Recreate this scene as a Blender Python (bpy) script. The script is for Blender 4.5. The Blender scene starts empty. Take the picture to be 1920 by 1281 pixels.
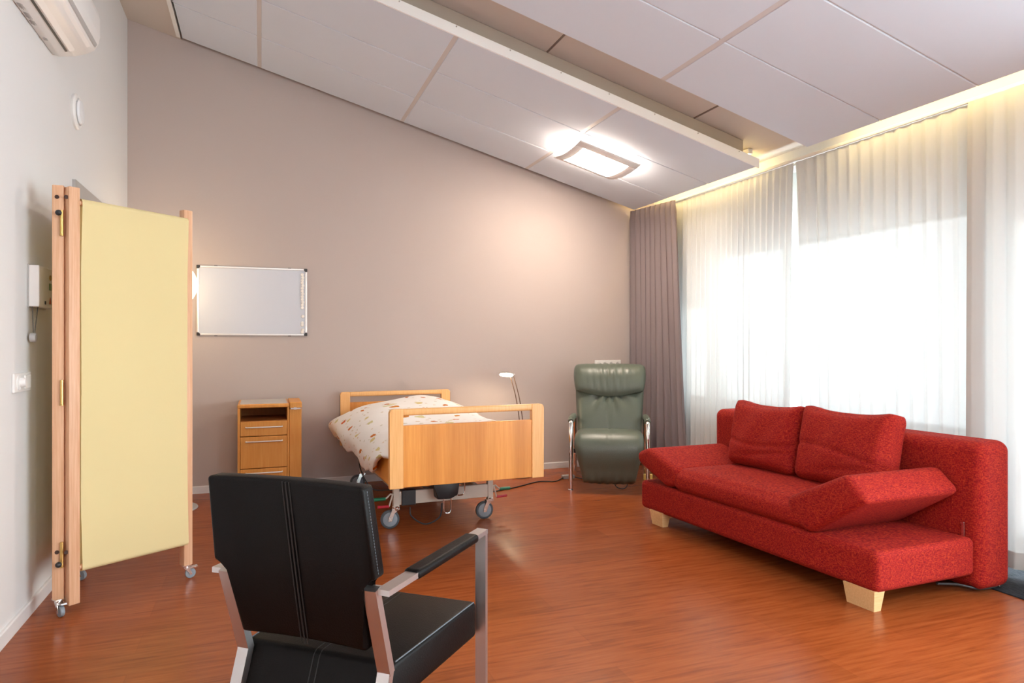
import bpy, bmesh, math, random
from mathutils import Vector, Matrix
from math import sin, cos, pi, radians, sqrt, atan2, hypot

random.seed(7)
scn = bpy.context.scene
COL = scn.collection

# ------------------------------------------------------------------ camera
cam_d = bpy.data.cameras.new('camera')
cam_d.sensor_width = 36.0
cam_d.lens = 36.0 * 1270.0 / 1920.0
cam_d.clip_start = 0.05
cam = bpy.data.objects.new('camera', cam_d)
COL.objects.link(cam)
cam.location = (0.0, 0.0, 1.25)
cam.rotation_euler = (pi / 2, 0.0, -math.atan(470.0 / 1270.0))
scn.camera = cam

# ------------------------------------------------------------------ world and exposure
SKY_STRENGTH = 4.6
world = bpy.data.worlds.new('overcast_sky')
scn.world = world
world.use_nodes = True
wn = world.node_tree
bg = wn.nodes['Background']
bg.inputs['Color'].default_value = (0.86, 0.95, 1.0, 1)
bg.inputs['Strength'].default_value = SKY_STRENGTH
scn.view_settings.view_transform = 'Standard'
scn.view_settings.look = 'None'
scn.view_settings.gamma = 1.0
scn.view_settings.use_curve_mapping = False
scn.view_settings.exposure = 1.97
cy = scn.cycles
cy.use_denoising = True
cy.max_bounces = 12
cy.diffuse_bounces = 6
cy.glossy_bounces = 4
cy.transmission_bounces = 8
cy.transparent_max_bounces = 16
cy.sample_clamp_indirect = 8.0
cy.caustics_reflective = False
cy.caustics_refractive = False

XL, YB = -1.0, 6.12            # left wall, back wall
XW = 4.0                       # window wall
YN = -2.7                      # wall behind the camera


def portal(y0, y1, z0, z1):
    d = bpy.data.lights.new('window_daylight', 'AREA')
    d.shape = 'RECTANGLE'
    d.size = y1 - y0
    d.size_y = z1 - z0
    d.cycles.is_portal = True
    o = bpy.data.objects.new('window_daylight', d)
    COL.objects.link(o)
    o.location = (XW + 0.215, (y0 + y1) / 2, (z0 + z1) / 2)
    o.rotation_euler = (pi / 2, 0, pi / 2)     # faces -X, into the room
    return o


OPENINGS = [(5.44, 5.98, 0.66, 1.62), (2.86, 5.38, 0.66, 2.08), (1.62, 2.74, 0.05, 2.02), (-1.9, 1.5, 0.20, 2.02)]
for a in OPENINGS:
    portal(*a)

# ------------------------------------------------------------------ colour helpers
def lin(r, g, b):
    def f(c):
        c /= 255.0
        return c / 12.92 if c <= 0.04045 else ((c + 0.055) / 1.055) ** 2.4
    return (f(r), f(g), f(b), 1.0)


# ------------------------------------------------------------------ materials
def new_mat(name):
    m = bpy.data.materials.new(name)
    m.use_nodes = True
    nt = m.node_tree
    return m, nt, nt.nodes['Principled BSDF']


def N(nt, kind, **kw):
    n = nt.nodes.new(kind)
    for k, v in kw.items():
        if k in n.inputs:
            n.inputs[k].default_value = v
        else:
            setattr(n, k, v)
    return n


def coords(nt, scale=(1, 1, 1), rot=(0, 0, 0), kind='Object'):
    tc = N(nt, 'ShaderNodeTexCoord')
    mp = N(nt, 'ShaderNodeMapping')
    mp.inputs['Scale'].default_value = scale
    mp.inputs['Rotation'].default_value = rot
    nt.links.new(tc.outputs[kind], mp.inputs['Vector'])
    return mp.outputs['Vector']


def bump(nt, b, height, strength=0.2, dist=0.01):
    n = N(nt, 'ShaderNodeBump')
    n.inputs['Strength'].default_value = strength
    n.inputs['Distance'].default_value = dist
    nt.links.new(height, n.inputs['Height'])
    nt.links.new(n.outputs['Normal'], b.inputs['Normal'])


def ramp(nt, fac, stops):
    r = N(nt, 'ShaderNodeValToRGB')
    el = r.color_ramp.elements
    while len(el) > len(stops):
        el.remove(el[-1])
    while len(el) < len(stops):
        el.new(0.5)
    for e, (p, c) in zip(el, stops):
        e.position = p
        e.color = c
    nt.links.new(fac, r.inputs['Fac'])
    return r.outputs['Color']


def plain(name, col, rough=0.5, metal=0.0, nscale=0, nstr=0.1, spec=0.5, aniso=None):
    m, nt, b = new_mat(name)
    b.inputs['Base Color'].default_value = col
    b.inputs['Roughness'].default_value = rough
    b.inputs['Metallic'].default_value = metal
    b.inputs['Specular IOR Level'].default_value = spec
    if nscale:
        nz = N(nt, 'ShaderNodeTexNoise', Scale=nscale, Detail=3.0)
        nt.links.new(coords(nt), nz.inputs['Vector'])
        bump(nt, b, nz.outputs['Fac'], nstr, 0.004)
    return m


def wood(name, c1, c2, rough=0.4, stretch=(18, 18, 1.2), scale=4.0, board=None):
    m, nt, b = new_mat(name)
    v = coords(nt, stretch)
    n1 = N(nt, 'ShaderNodeTexNoise', Scale=scale, Detail=6.0, Roughness=0.6)
    nt.links.new(v, n1.inputs['Vector'])
    col = ramp(nt, n1.outputs['Fac'], [(0.32, c1), (0.68, c2)])
    if board:
        v2 = coords(nt, board)
        n2 = N(nt, 'ShaderNodeTexNoise', Scale=1.0, Detail=1.0)
        nt.links.new(v2, n2.inputs['Vector'])
        mx = N(nt, 'ShaderNodeMix', data_type='RGBA', blend_type='MULTIPLY')
        mx.inputs['Factor'].default_value = 1.0
        c2n = ramp(nt, n2.outputs['Fac'], [(0.40, (0.86, 0.78, 0.68, 1)), (0.60, (1.08, 1.08, 1.08, 1))])
        nt.links.new(col, mx.inputs[6])
        nt.links.new(c2n, mx.inputs[7])
        col = mx.outputs[2]
    nt.links.new(col, b.inputs['Base Color'])
    b.inputs['Roughness'].default_value = rough
    bump(nt, b, n1.outputs['Fac'], 0.04, 0.002)
    return m


def glow(name, col, strength):
    m = bpy.data.materials.new(name)
    m.use_nodes = True
    nt = m.node_tree
    nt.nodes.remove(nt.nodes['Principled BSDF'])
    e = N(nt, 'ShaderNodeEmission')
    e.inputs['Color'].default_value = col
    e.inputs['Strength'].default_value = strength
    nt.links.new(e.outputs[0], nt.nodes['Material Output'].inputs['Surface'])
    return m


M = {}
M['white_paint'] = plain('white_wall_paint', (0.70, 0.70, 0.695, 1), 0.7, nscale=160, nstr=0.06, spec=0.2)
M['taupe_paint'] = plain('taupe_wall_paint', (0.495, 0.425, 0.395, 1), 0.75, nscale=160, nstr=0.10, spec=0.2)
M['ceiling_paint'] = plain('ceiling_paint', (0.62, 0.56, 0.51, 1), 0.8, nscale=120, nstr=0.05, spec=0.2)
M['panel'] = plain('ceiling_panel_white', (0.665, 0.715, 0.80, 1), 0.8, nscale=220, nstr=0.05, spec=0.2)
M['panel_seam'] = plain('panel_seam_profile', (0.60, 0.565, 0.56, 1), 0.6)
M['rod_metal'] = plain('dark_bronze_rod', (0.16, 0.10, 0.07, 1), 0.4, 0.5)
M['white_metal'] = plain('white_lacquered_metal', (0.82, 0.82, 0.80, 1), 0.45)
M['baseboard'] = plain('baseboard_lacquer', (0.72, 0.70, 0.69, 1), 0.45)
M['white_plastic'] = plain('white_plastic', (0.80, 0.79, 0.77, 1), 0.32)
M['grey_plastic'] = plain('grey_plastic', (0.42, 0.41, 0.40, 1), 0.45)
M['dark_plastic'] = plain('dark_plastic', (0.02, 0.02, 0.022, 1), 0.4)
M['steel'] = plain('brushed_steel', (0.56, 0.53, 0.52, 1), 0.36, 1.0, nscale=300, nstr=0.03)
M['chrome'] = plain('chrome', (0.80, 0.79, 0.78, 1), 0.10, 1.0)
M['brass'] = plain('brass', (0.72, 0.48, 0.16, 1), 0.28, 1.0)
M['door_grey'] = plain('taupe_grey_door_lacquer', (0.40, 0.375, 0.355, 1), 0.5)
M['beige_metal'] = plain('beige_lacquered_steel', (0.60, 0.52, 0.44, 1), 0.45)
M['blue_rubber'] = plain('grey_blue_rubber', (0.24, 0.27, 0.30, 1), 0.5)
M['tyre'] = plain('dark_grey_tyre', (0.06, 0.07, 0.08, 1), 0.55)
M['green_grip'] = plain('green_grip', (0.005, 0.16, 0.07, 1), 0.4)
M['red_grip'] = plain('red_grip', (0.50, 0.012, 0.03, 1), 0.4)
M['cable'] = plain('black_cable', (0.012, 0.011, 0.011, 1), 0.5)
M['yellow_block'] = plain('yellow_block', (0.75, 0.55, 0.15, 1), 0.5)
M['board_white'] = plain('whiteboard_enamel', (0.58, 0.61, 0.68, 1), 0.20, spec=0.25)
M['alu'] = plain('anodised_aluminium', (0.76, 0.75, 0.74, 1), 0.35, 0.6)
M['magnet'] = plain('white_magnet', (0.82, 0.78, 0.72, 1), 0.35)
M['beech'] = wood('beech_veneer', lin(212, 142, 66), lin(228, 164, 88), 0.38, (40, 40, 1.6), 3.0)
M['beech_board'] = wood('beech_board', lin(212, 138, 60), lin(224, 156, 76), 0.36, (40, 40, 1.4), 3.0, board=(7.0, 0.3, 0.12))
M['beech_post'] = wood('light_beech', lin(226, 168, 100), lin(238, 186, 122), 0.38, (40, 40, 1.6), 3.0)
M['cabinet_wood'] = wood('honey_beech', lin(212, 140, 58), lin(222, 156, 74), 0.4, (30, 30, 1.5), 3.0)
M['screen_wood'] = wood('pinkish_beech', lin(206, 156, 118), lin(222, 180, 146), 0.45, (45, 45, 1.5), 3.0)
M['foot_wood'] = wood('pale_wood_block', lin(216, 176, 122), lin(230, 194, 142), 0.45, (3, 40, 40), 3.0)
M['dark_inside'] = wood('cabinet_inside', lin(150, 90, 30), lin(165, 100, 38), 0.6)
M['laminate_top'] = plain('grey_laminate', (0.50, 0.47, 0.44, 1), 0.35)
M['mattress'] = plain('mattress_cover', (0.70, 0.68, 0.66, 1), 0.8)


def floor_mat():
    m, nt, b = new_mat('cherry_laminate_planks')
    v = coords(nt)
    br = N(nt, 'ShaderNodeTexBrick')
    br.offset = 0.37
    br.inputs['Scale'].default_value = 1.0
    br.inputs['Brick Width'].default_value = 1.28
    br.inputs['Row Height'].default_value = 0.192
    br.inputs['Mortar Size'].default_value = 0.0012
    br.inputs['Mortar Smooth'].default_value = 0.1
    br.inputs['Bias'].default_value = 0.0
    br.inputs['Color1'].default_value = (0.86, 0.86, 0.86, 1)
    br.inputs['Color2'].default_value = (1.06, 1.06, 1.06, 1)
    br.inputs['Mortar'].default_value = (0.80, 0.78, 0.78, 1)
    nt.links.new(v, br.inputs['Vector'])
    v2 = coords(nt, (1.6, 22, 1))
    n1 = N(nt, 'ShaderNodeTexNoise', Scale=2.2, Detail=8.0, Roughness=0.62, Distortion=0.4)
    nt.links.new(v2, n1.inputs['Vector'])
    grain = ramp(nt, n1.outputs['Fac'], [(0.28, (0.20, 0.044, 0.0105, 1)), (0.48, (0.285, 0.068, 0.0165, 1)), (0.72, (0.335, 0.090, 0.024, 1))])
    mx = N(nt, 'ShaderNodeMix', data_type='RGBA', blend_type='MULTIPLY')
    mx.inputs['Factor'].default_value = 0.8
    nt.links.new(grain, mx.inputs[6])
    nt.links.new(br.outputs['Color'], mx.inputs[7])
    nt.links.new(mx.outputs[2], b.inputs['Base Color'])
    b.inputs['Roughness'].default_value = 0.27
    b.inputs['Specular IOR Level'].default_value = 0.22
    v3 = coords(nt, (3, 70, 1))
    n2 = N(nt, 'ShaderNodeTexNoise', Scale=6.0, Detail=4.0)
    nt.links.new(v3, n2.inputs['Vector'])
    bump(nt, b, n2.outputs['Fac'], 0.05, 0.002)
    return m


M['floor'] = floor_mat()


def weave(name, base, dark, fleck, s=1.0):
    m, nt, b = new_mat(name)
    v = coords(nt, (330 * s, 330 * s, 60 * s))
    n1 = N(nt, 'ShaderNodeTexNoise', Scale=1.0, Detail=2.0)
    nt.links.new(v, n1.inputs['Vector'])
    v2 = coords(nt, (45 * s, 45 * s, 280 * s))
    n2 = N(nt, 'ShaderNodeTexNoise', Scale=1.0, Detail=2.0)
    nt.links.new(v2, n2.inputs['Vector'])
    v3 = coords(nt, (260 * s, 260 * s, 260 * s))
    n3 = N(nt, 'ShaderNodeTexNoise', Scale=1.0, Detail=2.0)
    nt.links.new(v3, n3.inputs['Vector'])
    ad = N(nt, 'ShaderNodeMath', operation='ADD')
    nt.links.new(n1.outputs['Fac'], ad.inputs[0])
    nt.links.new(n2.outputs['Fac'], ad.inputs[1])
    hf = N(nt, 'ShaderNodeMath', operation='MULTIPLY')
    hf.inputs[1].default_value = 0.5
    nt.links.new(ad.outputs[0], hf.inputs[0])
    c = ramp(nt, hf.outputs[0], [(0.38, dark), (0.50, base), (0.62, fleck)])
    cf = ramp(nt, n3.outputs['Fac'], [(0.30, (0.85, 0.75, 0.75, 1)), (0.6, (1, 1, 1, 1)), (0.75, (1.1, 1.3, 1.15, 1))])
    mx = N(nt, 'ShaderNodeMix', data_type='RGBA', blend_type='MULTIPLY')
    mx.inputs['Factor'].default_value = 0.9
    nt.links.new(c, mx.inputs[6])
    nt.links.new(cf, mx.inputs[7])
    nt.links.new(mx.outputs[2], b.inputs['Base Color'])
    b.inputs['Roughness'].default_value = 0.85
    b.inputs['Specular IOR Level'].default_value = 0.25
    bump(nt, b, hf.outputs[0], 0.35, 0.003)
    return m


M['red_fabric'] = weave('red_woven_fabric', (0.315, 0.007, 0.0085, 1), (0.155, 0.0028, 0.005, 1), (0.49, 0.052, 0.012, 1), 1.6)


def leather(name, col, rough, scale=140, s=0.12, spec=0.5):
    m, nt, b = new_mat(name)
    b.inputs['Specular IOR Level'].default_value = spec
    vo = N(nt, 'ShaderNodeTexVoronoi', Scale=scale)
    nt.links.new(coords(nt), vo.inputs['Vector'])
    nz = N(nt, 'ShaderNodeTexNoise', Scale=9.0, Detail=3.0)
    nt.links.new(coords(nt), nz.inputs['Vector'])
    ad = N(nt, 'ShaderNodeMath', operation='ADD')
    nt.links.new(vo.outputs['Distance'], ad.inputs[0])
    nt.links.new(nz.outputs['Fac'], ad.inputs[1])
    b.inputs['Base Color'].default_value = col
    b.inputs['Roughness'].default_value = rough
    bump(nt, b, ad.outputs[0], s, 0.004)
    return m


M['green_leather'] = leather('grey_green_leather', (0.100, 0.122, 0.095, 1), 0.36, 160, 0.10)
M['black_leather'] = leather('black_leather', (0.003, 0.002, 0.0018, 1), 0.46, 260, 0.10, 0.13)
M['stitch'] = plain('dark_stitching', (0.006, 0.006, 0.006, 1), 0.6)
M['stitch_blue'] = plain('grey_blue_stitching', (0.10, 0.12, 0.14, 1), 0.6)


def cloth_mat(name, col, trans, rough=0.9, wscale=0):
    m, nt, b = new_mat(name)
    b.inputs['Base Color'].default_value = col
    b.inputs['Roughness'].default_value = rough
    b.inputs['Specular IOR Level'].default_value = 0.15
    out = nt.nodes['Material Output']
    if trans > 0:
        t = N(nt, 'ShaderNodeBsdfTranslucent')
        t.inputs['Color'].default_value = col
        mx = N(nt, 'ShaderNodeMixShader')
        mx.inputs['Fac'].default_value = trans
        nt.links.new(b.outputs[0], mx.inputs[1])
        nt.links.new(t.outputs[0], mx.inputs[2])
        nt.links.new(mx.outputs[0], out.inputs['Surface'])
    if wscale:
        nz = N(nt, 'ShaderNodeTexNoise', Scale=wscale, Detail=2.0)
        nt.links.new(coords(nt), nz.inputs['Vector'])
        bump(nt, b, nz.outputs['Fac'], 0.12, 0.002)
    return m


M['yellow_cloth'] = cloth_mat('pale_yellow_cloth', (0.82, 0.71, 0.385, 1), 0.22, wscale=400)
M['mauve_cloth'] = cloth_mat('mauve_brown_curtain_cloth', (0.30, 0.245, 0.25, 1), 0.04, wscale=300)


def sheer_mat(name, see):
    m = bpy.data.materials.new(name)
    m.use_nodes = True
    nt = m.node_tree
    nt.nodes.remove(nt.nodes['Principled BSDF'])
    out = nt.nodes['Material Output']
    d = N(nt, 'ShaderNodeBsdfDiffuse')
    d.inputs['Color'].default_value = (0.93, 0.92, 0.88, 1)
    t = N(nt, 'ShaderNodeBsdfTranslucent')
    t.inputs['Color'].default_value = (0.112, 0.117, 0.117, 1)
    tr = N(nt, 'ShaderNodeBsdfTransparent')
    a = N(nt, 'ShaderNodeMixShader')
    a.inputs['Fac'].default_value = 0.42
    nt.links.new(d.outputs[0], a.inputs[1])
    nt.links.new(t.outputs[0], a.inputs[2])
    bm_ = N(nt, 'ShaderNodeMixShader')
    lw = N(nt, 'ShaderNodeLayerWeight')
    lw.inputs['Blend'].default_value = 0.35
    f = N(nt, 'ShaderNodeMapRange')
    f.inputs['From Min'].default_value = 0.0
    f.inputs['From Max'].default_value = 1.0
    f.inputs['To Min'].default_value = see
    f.inputs['To Max'].default_value = 0.02
    nt.links.new(lw.outputs['Facing'], f.inputs['Value'])
    nt.links.new(f.outputs['Result'], bm_.inputs['Fac'])
    nt.links.new(a.outputs[0], bm_.inputs[1])
    nt.links.new(tr.outputs[0], bm_.inputs[2])
    nt.links.new(bm_.outputs[0], out.inputs['Surface'])
    return m


M['sheer'] = sheer_mat('white_sheer_voile', 0.018)
M['sheer_hem'] = sheer_mat('white_sheer_hem', 0.06)


def glass_mat():
    m = bpy.data.materials.new('window_glass')
    m.use_nodes = True
    nt = m.node_tree
    nt.nodes.remove(nt.nodes['Principled BSDF'])
    tr = N(nt, 'ShaderNodeBsdfTransparent')
    tr.inputs['Color'].default_value = (0.96, 0.98, 0.98, 1)
    gl = N(nt, 'ShaderNodeBsdfGlossy', Roughness=0.02)
    mx = N(nt, 'ShaderNodeMixShader')
    mx.inputs['Fac'].default_value = 0.05
    nt.links.new(tr.outputs[0], mx.inputs[1])
    nt.links.new(gl.outputs[0], mx.inputs[2])
    nt.links.new(mx.outputs[0], nt.nodes['Material Output'].inputs['Surface'])
    return m


M['glass'] = glass_mat()


def carpet_mat():
    m, nt, b = new_mat('charcoal_ribbed_carpet')
    v = coords(nt, (160, 25, 1))
    n1 = N(nt, 'ShaderNodeTexNoise', Scale=1.0, Detail=4.0)
    nt.links.new(v, n1.inputs['Vector'])
    c = ramp(nt, n1.outputs['Fac'], [(0.35, (0.012, 0.013, 0.016, 1)), (0.7, (0.045, 0.048, 0.056, 1))])
    nt.links.new(c, b.inputs['Base Color'])
    b.inputs['Roughness'].default_value = 0.95
    b.inputs['Specular IOR Level'].default_value = 0.1
    bump(nt, b, n1.outputs['Fac'], 0.6, 0.006)
    return m


M['carpet'] = carpet_mat()


def duvet_mat():
    m, nt, b = new_mat('cream_duvet_with_autumn_leaves')
    tc = N(nt, 'ShaderNodeTexCoord')
    white = (0.84, 0.82, 0.80, 1)
    col = None
    layers = [((8.0, 5.0, 1), 0.7, 0.155, [(0.0, (0.50, 0.13, 0.03, 1)), (0.55, (0.62, 0.24, 0.03, 1)), (1.0, (0.60, 0.10, 0.04, 1))], 0.55, 1.0),
              ((7.0, 6.0, 1), 0.2, 0.16, [(0.0, (0.66, 0.50, 0.12, 1)), (1.0, (0.52, 0.50, 0.20, 1))], 0.62, 0.8),
              ((17.0, 13.0, 1), 1.0, 0.15, [(0.0, (0.42, 0.40, 0.26, 1)), (1.0, (0.66, 0.42, 0.22, 1))], 0.60, 0.6)]
    prev = None
    for i, (sc, ang, thr, cols, keep, alpha) in enumerate(layers):
        mp = N(nt, 'ShaderNodeMapping')
        mp.inputs['Scale'].default_value = sc
        mp.inputs['Rotation'].default_value = (0, 0, ang)
        mp.inputs['Location'].default_value = (1.7 * i, 0.9 * i, 0)
        nt.links.new(tc.outputs['UV'], mp.inputs['Vector'])
        dn = N(nt, 'ShaderNodeTexNoise', Scale=3.0, Detail=2.0)
        nt.links.new(mp.outputs[0], dn.inputs['Vector'])
        av = N(nt, 'ShaderNodeVectorMath', operation='MULTIPLY_ADD')
        av.inputs[1].default_value = (0.5, 0.5, 0)
        nt.links.new(dn.outputs['Color'], av.inputs[0])
        nt.links.new(mp.outputs[0], av.inputs[2])
        vo = N(nt, 'ShaderNodeTexVoronoi', Scale=1.0)
        vo.voronoi_dimensions = '2D'
        vo.inputs['Randomness'].default_value = 0.8
        nt.links.new(av.outputs[0], vo.inputs['Vector'])
        lt = N(nt, 'ShaderNodeMath', operation='LESS_THAN')
        lt.inputs[1].default_value = thr
        nt.links.new(vo.outputs['Distance'], lt.inputs[0])
        sp = N(nt, 'ShaderNodeSeparateColor')
        nt.links.new(vo.outputs['Color'], sp.inputs[0])
        gt = N(nt, 'ShaderNodeMath', operation='GREATER_THAN')
        gt.inputs[1].default_value = keep
        nt.links.new(sp.outputs[0], gt.inputs[0])
        ml = N(nt, 'ShaderNodeMath', operation='MULTIPLY')
        nt.links.new(lt.outputs[0], ml.inputs[0])
        nt.links.new(gt.outputs[0], ml.inputs[1])
        m2 = N(nt, 'ShaderNodeMath', operation='MULTIPLY')
        m2.inputs[1].default_value = alpha
        nt.links.new(ml.outputs[0], m2.inputs[0])
        c = ramp(nt, sp.outputs[1], cols)
        mx = N(nt, 'ShaderNodeMix', data_type='RGBA')
        nt.links.new(m2.outputs[0], mx.inputs['Factor'])
        if prev is None:
            mx.inputs[6].default_value = white
        else:
            nt.links.new(prev, mx.inputs[6])
        nt.links.new(c, mx.inputs[7])
        prev = mx.outputs[2]
    nt.links.new(prev, b.inputs['Base Color'])
    b.inputs['Roughness'].default_value = 0.85
    b.inputs['Specular IOR Level'].default_value = 0.2
    return m


M['duvet'] = duvet_mat()

# lamps (their colours are the colours of what they give off)
M['lamp_glass'] = glow('ceiling_lamp_glass', (1.0, 0.83, 0.67, 1), 20.0)
M['fill_lamp_glass'] = glow('added_fill_lamp_glass', (1.0, 0.95, 0.90, 1), 30.0)  # for the two added fill lamps behind the camera
M['tube_glow'] = glow('warm_fluorescent_tube', (1.0, 0.74, 0.33, 1), 7.5)
M['globe_glow'] = glow('opal_globe', (1.0, 0.74, 0.44, 1), 1.9)
M['reading_glow'] = glow('reading_lamp_bulb', (1.0, 0.78, 0.50, 1), 26.0)


# ------------------------------------------------------------------ mesh builder
def catmull(pts, n):
    out = []
    P = [Vector(p) for p in pts]
    P = [P[0] * 2 - P[1]] + P + [P[-1] * 2 - P[-2]]
    for i in range(1, len(P) - 2):
        for k in range(n):
            t = k / n
            p0, p1, p2, p3 = P[i - 1], P[i], P[i + 1], P[i + 2]
            out.append(0.5 * ((2 * p1) + (p2 - p0) * t + (2 * p0 - 5 * p1 + 4 * p2 - p3) * t * t + (3 * p1 - p0 - 3 * p2 + p3) * t ** 3))
    out.append(P[-2])
    return out


class MB:
    def __init__(self):
        self.bm = bmesh.new()

    def box(self, x0, x1, y0, y1, z0, z1, bev=0.0, seg=2):
        vs = [self.bm.verts.new((x, y, z)) for x in (x0, x1) for y in (y0, y1) for z in (z0, z1)]
        f = [(0, 1, 3, 2), (4, 6, 7, 5), (0, 4, 5, 1), (2, 3, 7, 6), (0, 2, 6, 4), (1, 5, 7, 3)]
        fs = [self.bm.faces.new([vs[i] for i in q]) for q in f]
        if bev:
            es = list({e for q in fs for e in q.edges})
            bmesh.ops.bevel(self.bm, geom=es, offset=bev, segments=seg, affect='EDGES', profile=0.5)
        return self

    def rbox(self, c, size, r, k=4, n=6, fn=None):
        """rounded soft box; fn(unit coords in [-1,1]^3, point) -> point"""
        h = [s / 2 for s in size]
        def samples(hh):
            rr = min(r, hh)
            a = [hh - rr + rr * math.tan(j / k * pi / 4) for j in range(k + 1)]
            inner = hh - rr
            mid = [-inner + 2 * inner * j / n for j in range(1, n)]
            return [-q for q in reversed(a)] + mid + a
        S = [samples(q) for q in h]
        seen = {}
        def vert(p):
            inn = Vector([max(-(h[i] - min(r, h[i])), min(h[i] - min(r, h[i]), p[i])) for i in range(3)])
            d = Vector(p) - inn
            q = inn + d.normalized() * r if d.length > 1e-9 else Vector(p)
            if d.length > 1e-9:
                q = inn + d.normalized() * min(r, min(h))
            key = (round(p[0], 5), round(p[1], 5), round(p[2], 5))
            if key not in seen:
                if fn:
                    q = fn((p[0] / h[0], p[1] / h[1], p[2] / h[2]), q)
                seen[key] = self.bm.verts.new(q + Vector(c))
            return seen[key]
        for ax in range(3):
            a, b = (ax + 1) % 3, (ax + 2) % 3
            for sgn in (-1, 1):
                for i in range(len(S[a]) - 1):
                    for j in range(len(S[b]) - 1):
                        q = []
                        for (ii, jj) in ((i, j), (i + 1, j), (i + 1, j + 1), (i, j + 1)):
                            p = [0, 0, 0]
                            p[ax] = sgn * h[ax]
                            p[a] = S[a][ii]
                            p[b] = S[b][jj]
                            q.append(vert(tuple(p)))
                        if sgn < 0:
                            q.reverse()
                        if len(set(q)) == 4:
                            try:
                                self.bm.faces.new(q)
                            except ValueError:
                                pass
        return self

    def prism(self, poly, axis, a, b, bev=0.0, seg=3, rounds=None):
        """extrude a 2D polygon along axis 'x','y','z'; poly in the other two axes (cyclic order)"""
        def P(u, v, w):
            return {'x': (w, u, v), 'y': (u, w, v), 'z': (u, v, w)}[axis]
        A = [self.bm.verts.new(P(u, v, a)) for u, v in poly]
        B = [self.bm.verts.new(P(u, v, b)) for u, v in poly]
        n = len(poly)
        fs = [self.bm.faces.new(A), self.bm.faces.new(list(reversed(B)))]
        for i in range(n):
            fs.append(self.bm.faces.new([A[i], B[i], B[(i + 1) % n], A[(i + 1) % n]]))
        if bev:
            es = list({e for f in fs for e in f.edges})
            bmesh.ops.bevel(self.bm, geom=es, offset=bev, segments=seg, affect='EDGES', profile=0.5)
        bmesh.ops.recalc_face_normals(self.bm, faces=[f for f in self.bm.faces])
        return self

    def tube(self, pts, r, seg=10, cap=True, flat=None):
        P = [Vector(p) for p in pts]
        rings = []
        t = (P[1] - P[0]).normalized()
        up = Vector((0, 0, 1)) if abs(t.z) < 0.9 else Vector((1, 0, 0))
        nrm = t.cross(up).normalized()
        for i, p in enumerate(P):
            if i == 0:
                tt = (P[1] - P[0]).normalized()
            elif i == len(P) - 1:
                tt = (P[-1] - P[-2]).normalized()
            else:
                tt = ((P[i + 1] - p).normalized() + (p - P[i - 1]).normalized()).normalized()
            nrm = (nrm - tt * nrm.dot(tt)).normalized()
            bn = tt.cross(nrm)
            rr = r(i / (len(P) - 1)) if callable(r) else r
            ring = []
            for k in range(seg):
                a = 2 * pi * k / seg
                ring.append(p + nrm * cos(a) * rr + bn * sin(a) * rr)
            rings.append(ring)
        return self.loft(rings, cap)

    def loft(self, rings, cap=True, closed=True):
        R = [[self.bm.verts.new(p) for p in ring] for ring in rings]
        n = len(R[0])
        for i in range(len(R) - 1):
            for k in range(n if closed else n - 1):
                k2 = (k + 1) % n
                self.bm.faces.new([R[i][k], R[i][k2], R[i + 1][k2], R[i + 1][k]])
        if cap and closed:
            self.bm.faces.new(list(reversed(R[0])))
            self.bm.faces.new(R[-1])
        return self

    def lathe(self, prof, c=(0, 0, 0), axis='z', seg=28, cap=True):
        rings = []
        for r, z in prof:
            ring = []
            for k in range(seg):
                a = 2 * pi * k / seg
                p = {'z': (cos(a) * r, sin(a) * r, z), 'y': (cos(a) * r, z, -sin(a) * r), 'x': (z, cos(a) * r, sin(a) * r)}[axis]
                ring.append(Vector(p) + Vector(c))
            rings.append(ring)
        return self.loft(rings, cap)

    def grid(self, f, nu, nv, uv=False):
        V = [[self.bm.verts.new(f(i / nu, j / nv)) for j in range(nv + 1)] for i in range(nu + 1)]
        lay = self.bm.loops.layers.uv.new('UVMap') if uv else None
        for i in range(nu):
            for j in range(nv):
                fc = self.bm.faces.new([V[i][j], V[i + 1][j], V[i + 1][j + 1], V[i][j + 1]])
                if lay:
                    for lp, (a, b) in zip(fc.loops, ((i, j), (i + 1, j), (i + 1, j + 1), (i, j + 1))):
                        lp[lay].uv = uv(a / nu, b / nv)
        return self

    def xf(self, m):
        bmesh.ops.transform(self.bm, matrix=m, verts=self.bm.verts)
        return self

    def warp(self, f):
        for v in self.bm.verts:
            v.co = f(v.co)
        return self

    def build(self, name, mat, parent=None, smooth=True, angle=40, solid=0.0, subd=0, label=None, recalc=True):
        if recalc:
            bmesh.ops.recalc_face_normals(self.bm, faces=self.bm.faces)
        me = bpy.data.meshes.new(name)
        self.bm.to_mesh(me)
        self.bm.free()
        me.materials.append(M[mat] if isinstance(mat, str) else mat)
        o = bpy.data.objects.new(name, me)
        COL.objects.link(o)
        if smooth:
            for p in me.polygons:
                p.use_smooth = True
            me.set_sharp_from_angle(angle=radians(angle))
        if parent is not None:
            o.parent = parent
        if solid:
            md = o.modifiers.new('thickness', 'SOLIDIFY')
            md.thickness = solid
            md.offset = 0
        if subd:
            md = o.modifiers.new('smooth', 'SUBSURF')
            md.levels = subd
            md.render_levels = subd
        if label:
            o['label'] = label
        return o


def tag(o, label, cat, group=None, kind=None):
    o['label'] = label
    o['category'] = cat
    if group:
        o['group'] = group
    if kind:
        o['kind'] = kind
    return o


def thing(name, label, cat, loc=(0, 0, 0), rotz=0.0, group=None):
    o = bpy.data.objects.new(name, None)
    COL.objects.link(o)
    o.empty_display_size = 0.1
    o.location = loc
    o.rotation_euler = (0, 0, rotz)
    return tag(o, label, cat, group)


def struct(o):
    o['kind'] = 'structure'
    return o


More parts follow.
